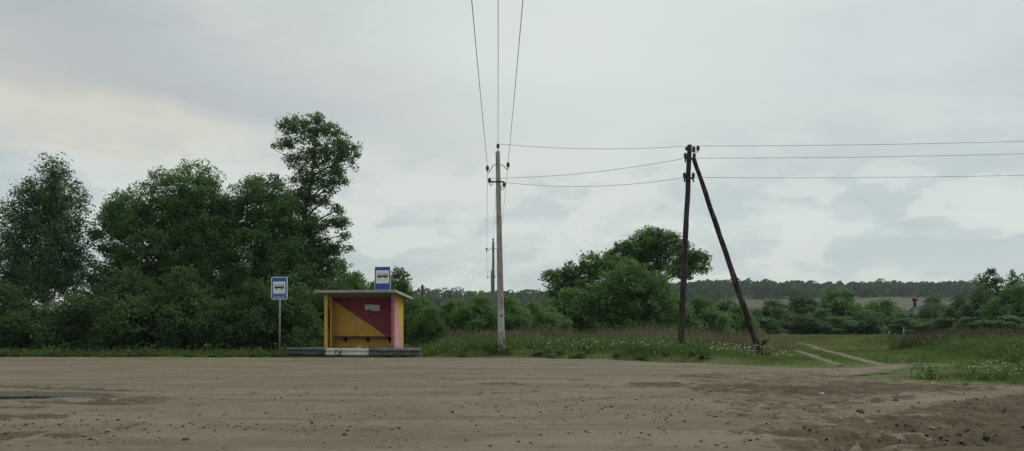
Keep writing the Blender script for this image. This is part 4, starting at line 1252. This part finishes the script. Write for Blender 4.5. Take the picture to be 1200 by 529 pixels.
for px, pt, D, lab in ((1042, 388, 92, 'thin white post standing in the meadow right of the track'), (1059, 384, 96, 'taller thin pale post by the low trees before the chapel')):
    x, y, zt_ = at(px, pt, D); gz = tz(x, y)
    o = MB().tube([(0, 0, -.2), (0.01, 0, (zt_ - gz) * .96), (0, 0, zt_ - gz)], [0.05, 0.05, 0.03], 8).build('marker_post', M['white_post'], None, True)
    o.location = (x, y, gz)
    tag(o, lab, 'post', 'posts in the meadow')


# distant woods: one mass each
def forest(label, a0, a1, y0, y1, rows, step, hmin, hmax, seed, per=200, L=1.9):
    rng = np.random.default_rng(seed)
    C = []
    for yy in np.linspace(y0, y1, rows):
        n = int((a1 - a0) * yy / step)
        for k in range(n):
            a = a0 + (a1 - a0) * (k + rng.random()) / n
            y = yy + rng.normal() * (y1 - y0) / rows * 0.4
            x = a * yy
            C.append((x, y, tz(x, y), rng.uniform(hmin, hmax) * (0.82 + 0.36 * float(vnoise(x * 0.02, y * 0.02)))))
    C = np.array(C); n = len(C); 
    P = np.repeat(C, per, 0)
    hh = P[:, 3]
    u = rng.random(n * per) ** 0.8
    an = rng.uniform(0, 2 * np.pi, n * per)
    wid = hh * np.repeat(rng.uniform(0.30, 0.52, n), per) * (0.75 + 0.45 * np.sin(np.pi * np.clip(u * 0.9 + 0.05, 0, 1))) * (1 - u ** 4) ** 0.5 * (0.7 + 0.35 * rng.random(n * per))
    pos = np.stack([P[:, 0] + np.cos(an) * wid, P[:, 1] + np.sin(an) * wid, P[:, 2] + hh * u], 1)
    V, Fq = leaf_quads(rng, pos, L, L * 0.8, 0.2, 0.1)
    return tag(mesh_np('distant_wood', V, Fq, M['forest']), label, 'wood', kind='stuff')


forest('dark wood on the low ridge behind the bus shelter and poles', -0.55, 0.27, 500, 640, 5, 5.0, 11.5, 15.5, 51, 190, 1.6)
forest('dark blue-green wood along the hilltop on the right', 0.16, 0.605, 640, 950, 11, 5.0, 8.5, 13, 52, 140, 2.1)


# ------------------------------------------------------------------ grass, weeds, flowers, reeds
def blades(name, rng, P, hgt, wid, mat, label, cat, lean=0.35):
    n = len(P)
    th_ = rng.uniform(0, 2 * np.pi, n)
    dirv = np.stack([np.cos(th_), np.sin(th_), np.zeros(n)], 1)
    la = rng.uniform(0, 2 * np.pi, n)
    ld = np.stack([np.cos(la), np.sin(la), np.zeros(n)], 1) * (rng.random(n) * lean)[:, None]
    h = hgt[:, None]
    w = wid[:, None] * 0.5
    up = np.array([0, 0, 1.0])
    base = P
    mid = P + up * h * 0.55 + ld * h * 0.35
    tip = P + up * h * (1 - 0.3 * np.linalg.norm(ld, axis=1)[:, None]) + ld * h
    V = np.stack([base - dirv * w, base + dirv * w, mid + dirv * w * .8, mid - dirv * w * .8, tip + dirv * w * .12, tip - dirv * w * .12], 1).reshape(-1, 3)
    k = np.arange(n)[:, None] * 6
    Fq = np.concatenate([k + np.array([0, 1, 2, 3]), k + np.array([3, 2, 4, 5])], 1).reshape(-1, 4)
    return tag(mesh_np(name, V, Fq, mat), label, cat, kind='stuff')


def free(x, y, m=0.0):
    """where grass can grow: off the yard, the ruts and the platform"""
    ok = lot_sd(x, y) < -m
    for C_ in RUTS:
        ok &= line_d(x, y, C_[::4]) > 0.18 + 0.22 * vnoise(x * 1.3, y * 1.3)
    X = (x - SP[0]) * ca + (y - SP[1]) * sa
    T = -(x - SP[0]) * sa + (y - SP[1]) * ca
    ok &= ~((X > -1.9) & (X < 5.25) & (T > -0.85) & (T < 1.95))
    return ok


def scatter(rng, n, x0, x1, y0, y1, fan=True):
    y = rng.uniform(y0, y1, n)
    x = rng.uniform(x0, x1, n) * (y if fan else 1)
    return x, y


rng = np.random.default_rng(77)
# verge and near meadow
xs, ys_ = [], []
for n, a in ((125000, (-28, 27, 25.5, 41)), (26000, (9, 30, 17, 28))):
    x, y = scatter(rng, n, *a, fan=False)
    xs.append(x); ys_.append(y)
x = np.concatenate(xs); y = np.concatenate(ys_)
ok = free(x, y) & (np.abs(x / y) < 0.74)
x, y = x[ok], y[ok]
dl = -lot_sd(x, y)
patch = np.clip(0.5 + 1.7 * (fbm(x * 0.8, y * 0.8, 4) - 0.5), 0.05, 1.0)
drut = np.minimum(line_d(x, y, RUTS[0][::4]), line_d(x, y, RUTS[1][::4]))
h = (0.08 + 0.32 * smooth(0.2, 2.0, dl)) * (0.35 + 1.25 * patch) * rng.uniform(0.6, 1.3, len(x))
h *= 0.2 + 0.8 * smooth(1.5, 8.0, drut)
h *= np.where((np.abs((x - SP[0] + 1) / 6.5) < 1) & (x < -3.6) & (y < 35.2) & (x > -10.3), 0.45, 1.0)
h *= np.where((x > 9) & (y < 27.5), 0.62, 1.0) * np.where(x < -3.5, 0.62, 1.0)
blades('grass', rng, np.stack([x, y, terrain(x, y) - 0.01], 1), h, rng.uniform(0.014, 0.030, len(x)), M['grass'], 'ragged green grass on the verge along the dirt yard', 'grass')
# meadow further back on the right
x, y = scatter(rng, 105000, 0.26, 0.74, 39, 108)
ok = free(x, y)
x, y = x[ok], y[ok]
drut = np.minimum(line_d(x, y, RUTS[0][::4]), line_d(x, y, RUTS[1][::4]))
h = (0.16 + 0.24 * fbm(x * 0.3, y * 0.3, 3)) * rng.uniform(0.6, 1.3, len(x)) * (0.3 + 0.7 * smooth(0.5, 9.0, drut)) * 0.8
blades('meadow_grass', rng, np.stack([x, y, terrain(x, y) - 0.01], 1), h, rng.uniform(0.03, 0.065, len(x)), M['meadow'], 'paler meadow grass either side of the dirt track', 'grass')

# leafy weeds in clumps
cx, cy = scatter(rng, 3300, -27, 27, 26, 40, False)
dl = -lot_sd(cx, cy)
ok = free(cx, cy, 0.25) & (np.abs(cx / cy) < 0.74) & (fbm(cx * 0.6, cy * 0.6, 3) > 0.44)
cx, cy = cx[ok], cy[ok]
x2, y2 = scatter(rng, 260, 10, 26, 18, 27, False)
ok = free(x2, y2, 0.9) & (fbm(x2 * 0.4, y2 * 0.4, 3) > 0.5)
x3, y3 = scatter(rng, 900, 0.30, 0.72, 30, 75)
ok3 = free(x3, y3, 0.5) & (fbm(x3 * 0.25 + 6, y3 * 0.25, 3) > 0.47)
cx = np.concatenate([cx, x2[ok], x3[ok3]]); cy = np.concatenate([cy, y2[ok], y3[ok3]])
per = 40
pu_ = (cx - SP[0]) * ca + (cy - SP[1]) * sa; pt_ = -(cx - SP[0]) * sa + (cy - SP[1]) * ca
okr = ~((pu_ > -1.7) & (pu_ < 4.9) & (pt_ > -2.6) & (pt_ < 0)) & (np.minimum(line_d(cx, cy, RUTS[0][::4]), line_d(cx, cy, RUTS[1][::4])) > 4.5)
cx, cy = cx[okr], cy[okr]
ex = [(-0.75, 33.75), (-0.15, 33.7), (-0.45, 34.3), (-0.2, 34.2), (7.0, 32.6), (7.45, 32.7), (7.2, 33.4), (10.5, 33.4), (11.2, 33.6), (10.9, 34.3), (-10.5, 33.95), (-10.2, 33.9), (-10.35, 34.5)]
ex += [sh(u_, t_)[:2] for u_, t_ in ((4.95, -0.6), (4.9, 0.0), (4.7, 0.5), (5.1, 0.9), (5.2, -0.3), (-1.7, 0.2), (-1.8, -0.5), (-1.7, 0.8), (0.2, -1.0), (1.1, -1.02), (2.9, -1.0), (3.8, -0.98), (4.5, -1.0), (-0.8, -0.98))]
cx = np.concatenate([cx, [e_[0] for e_ in ex]]); cy = np.concatenate([cy, [e_[1] for e_ in ex]])
hh = (0.14 + 0.55 * rng.random(len(cx)) ** 2) * np.where(cx < -3, 0.7, 1.0)
hh[-14:] = rng.uniform(0.10, 0.26, 14); hh[-14:-6] += 0.12
P = np.stack([np.repeat(cx, per), np.repeat(cy, per), np.repeat(terrain(cx, cy), per)], 1)
sp = rng.normal(size=P.shape) * np.repeat(hh, per)[:, None] * np.array([0.45, 0.45, 0.0])
P = P + sp
P[:, 2] += np.abs(rng.normal(size=len(P))) * np.repeat(hh, per) * 0.55 + 0.02
V, Fq = leaf_quads(rng, P, 0.15, 0.075, 0.6, 0.1)
tag(mesh_np('weeds', V, Fq, M['weed']), 'leafy green weeds in clumps through the roadside grass', 'weeds', kind='stuff')

# white flower heads on thin stems
fx, fy = [], []
for n, (px0, px1, py0, py1), thr in ((420, (640, 985, 402, 424), 0.50), (190, (800, 985, 408, 424), 0.40), (60, (495, 640, 404, 418), 0.50), (130, (1062, 1200, 424, 440), 0.44), (40, (1100, 1200, 432, 446), 0.4), (25, (960, 1060, 396, 408), 0.4), (24, (420, 500, 402, 420), 0.5)):
    px = rng.uniform(px0, px1, n * 6); py = rng.uniform(py0, py1, n * 6)
    D = (H - 0.35) * F / (py - Y0)
    if px1 < 1000 and py0 > 401:
        D = rng.uniform(26.5, 38, n * 6)
    x = (px - 600) / F * D
    dfl = -lot_sd(x, D)
    ok = (fbm(x * 0.7 + 3, D * 0.7, 3) > thr + 0.12 * (rng.random(len(x)) - 0.3)) & free(x, D, 0.5) & ((dfl < 0.8 + 4.2 * rng.random(len(x))) | (px1 > 1000)) & (np.minimum(line_d(x, D, RUTS[0][::4]), line_d(x, D, RUTS[1][::4])) > 1.6)
    fx.append(x[ok][:n]); fy.append(D[ok][:n])
x = np.concatenate(fx); y = np.concatenate(fy)
zt_ = terrain(x, y) + rng.uniform(0.26, 0.56, len(x)) * np.where((y < 28) & (x > 9), 0.75, 1.0)
VV, FF = [], []
nb = 0
for k in range(len(x)):
    s = rng.uniform(0.013, 0.032) * min(1.0, y[k] / 33)
    c_ = np.array([x[k], y[k], zt_[k]])
    ring = [(s * math.cos(a), s * math.sin(a), -0.25 * s) for a in np.linspace(0, 2 * np.pi, 7)[:-1]]
    VV += [c_ + np.array(r_) for r_ in ring] + [c_ + (0, 0, s * 0.75), c_ - (0, 0, s * 0.7)]
    FF += [(nb + j, nb + (j + 1) % 6, nb + 6) for j in range(6)] + [(nb + (j + 1) % 6, nb + j, nb + 7) for j in range(6)]
    nb += 8
tag(mesh_np('wildflowers', np.array(VV), np.array(FF), M['petal']), 'small white wildflower heads sprinkled through the verge grass', 'flowers', kind='stuff')
zb_ = terrain(x, y)
blades('flower_stalks', rng, np.stack([x, y, zb_], 1), (zt_ - zb_), np.full(len(x), 0.012), M['weed'], 'thin green stalks under the white wildflower heads', 'flowers', 0.01)

# dry last-year reeds behind the verge
x, y = scatter(rng, 17000, 0.0, 0.42, 39.0, 49)
ok = (fbm(x * 0.35 + 8, y * 0.6, 3) > 0.40 + 0.25 * rng.random(len(x)) + 0.35 * smooth(0.31, 0.42, x / y))
x, y = x[ok], y[ok]
h = rng.uniform(0.4, 1.2, len(x)) * (0.5 + 0.9 * fbm(x * 0.5, y * 0.5 + 3, 3))
blades('dry_reeds', rng, np.stack([x, y, terrain(x, y) - .02], 1), h, rng.uniform(0.010, 0.022, len(x)), M['reed'], 'pinkish dry reeds standing behind the green verge', 'reeds', 0.3)
x, y = scatter(rng, 7000, -0.13, 0.01, 40, 43)
ok = (fbm(x * 0.5 + 8, y * 0.6, 3) > 0.5)
x, y = x[ok], y[ok]
blades('dry_stalks', rng, np.stack([x, y, terrain(x, y) - .02], 1), rng.uniform(0.4, 0.95, len(x)), rng.uniform(0.010, 0.02, len(x)), M['reed'], 'thin dry stalks among the bushes left of the concrete pole', 'reeds', 0.3)
# dark dead weeds on the right
x, y = scatter(rng, 44000, 0.49, 0.72, 40, 60)
ok = (fbm(x * 0.25 + 1, y * 0.4, 3) > 0.18 + 0.38 * rng.random(len(x)) + 0.35 * smooth(0.58, 0.49, x / y))
x, y = x[ok], y[ok]
h = rng.uniform(0.45, 1.0, len(x)) * (0.55 + 0.7 * fbm(x * 0.4, y * 0.4 + 3, 3))
blades('dead_weeds', rng, np.stack([x, y, terrain(x, y) - .02], 1), h, rng.uniform(0.012, 0.026, len(x)), M['dark_reed'], 'dark reddish dead weeds before the right thicket', 'weeds', 0.35)

# ------------------------------------------------------------------ clods and stones on the yard
def lot_h(x, y):
    i = np.clip(np.searchsorted(yl, y), 1, len(yl) - 1)
    a = x / (6 + max(y, 0) * 0.86)
    j = int(np.clip(np.searchsorted(al, a), 1, len(al) - 1))
    return float(hgt[i, j])


def rock(rng, c_, s, fl=0.6):
    n = []
    for z, r in ((-0.35, 0.75), (0.25, 0.95), (0.75, 0.55)):
        k = 6
        o_ = rng.uniform(0, 1)
        for j in range(k):
            a = 2 * math.pi * (j + o_) / k
            q_ = r * rng.uniform(0.7, 1.25)
            n.append((c_[0] + s * q_ * math.cos(a), c_[1] + s * q_ * math.sin(a), c_[2] + s * fl * (z + rng.uniform(-.15, .15))))
    f = [tuple(range(5, -1, -1)), tuple(range(12, 18))]
    for i in range(2):
        for j in range(6):
            f.append((i * 6 + j, i * 6 + (j + 1) % 6, i * 6 + 6 + (j + 1) % 6, i * 6 + 6 + j))
    return n, f


rng = np.random.default_rng(91)
mb = MB()
cnt = 0
while cnt < 3300:
    py = 426 + 100 * rng.random() ** 0.85; px = rng.uniform(-10, 1210)
    xx, yy = gnd(px, py, 0.09)
    dens = 0.18 + 0.9 * float(smooth(0.45, 0.7, fbm(xx * 0.6 + 2, yy * 0.8, 3)))
    if px > 850: dens += 0.3
    if 560 < px < 1020 and 440 < py < 492: dens += 0.55
    if py < 450: dens *= 0.5
    if rng.random() > dens or lot_sd(np.array(xx), np.array(yy)) < 0.6:
        continue
    s = 0.007 + 0.024 * rng.random() ** 3.2
    if px > 1090 and py > 500: s *= 1.8
    mb.add(*rock(rng, (xx, yy, lot_h(xx, yy) + s * rng.uniform(-0.05, 0.15)), s, rng.uniform(0.35, 0.75))); cnt += 1
tag(mb.build('gravel', M['clod_mix']), 'small dark clods and gravel scattered over the dirt yard', 'gravel', kind='stuff')
for px, py, s, mt, lab, cat in ((217, 517, 0.05, 'clod', 'dark clod of earth alone at the bottom left of the yard', 'clod'), (404, 510, 0.045, 'clod', 'dark clod on the pale dirt below the bus shelter', 'clod'), (1008, 483, 0.085, 'clod', 'flat dark clod in the churned soil on the right', 'clod'),
                               (963, 463, 0.055, 'pale_stone', 'whitish stone on the brown soil before the track mouth', 'stone'), (1050, 470, 0.06, 'clod', 'dark lump right of the whitish stone in the yard', 'clod'), (1133, 451, 0.09, 'clod', 'dark lump at the edge of the right-hand grass', 'clod'),
                               (38, 463, 0.12, 'clod', 'muddy lump at the rim of the puddle', 'clod'), (436, 421, 0.05, 'pale_stone', 'pale chip lying before the white barrier beam', 'stone')):
    xx, yy = gnd(px, py, 0.09)
    v, f = rock(rng, (0, 0, 0), s, 0.55)
    o = mesh_np('clod' if mt == 'clod' else 'stone', v, f, M[mt])
    o.location = (xx, yy, lot_h(xx, yy) + s * 0.18)
    tag(o, lab, cat)

# ------------------------------------------------------------------ air
hz = MB().box(-3400, 3400, -400, 2700, -6.0, 72).build('haze', None)
m = bpy.data.materials.new('thin_air'); m.use_nodes = True
m.node_tree.nodes.clear(); b = NB(m.node_tree)
out = b.n('ShaderNodeOutputMaterial'); pvn = b.n('ShaderNodeVolumePrincipled')
pvn.inputs['Color'].default_value = (0.80, 0.92, 1.0, 1)
pvn.inputs['Density'].default_value = 0.00016
b.put(out.inputs['Volume'], pvn.outputs[0])
hz.data.materials.append(m)
tag(hz, 'thin pale haze softening the far hills', 'haze', kind='stuff')
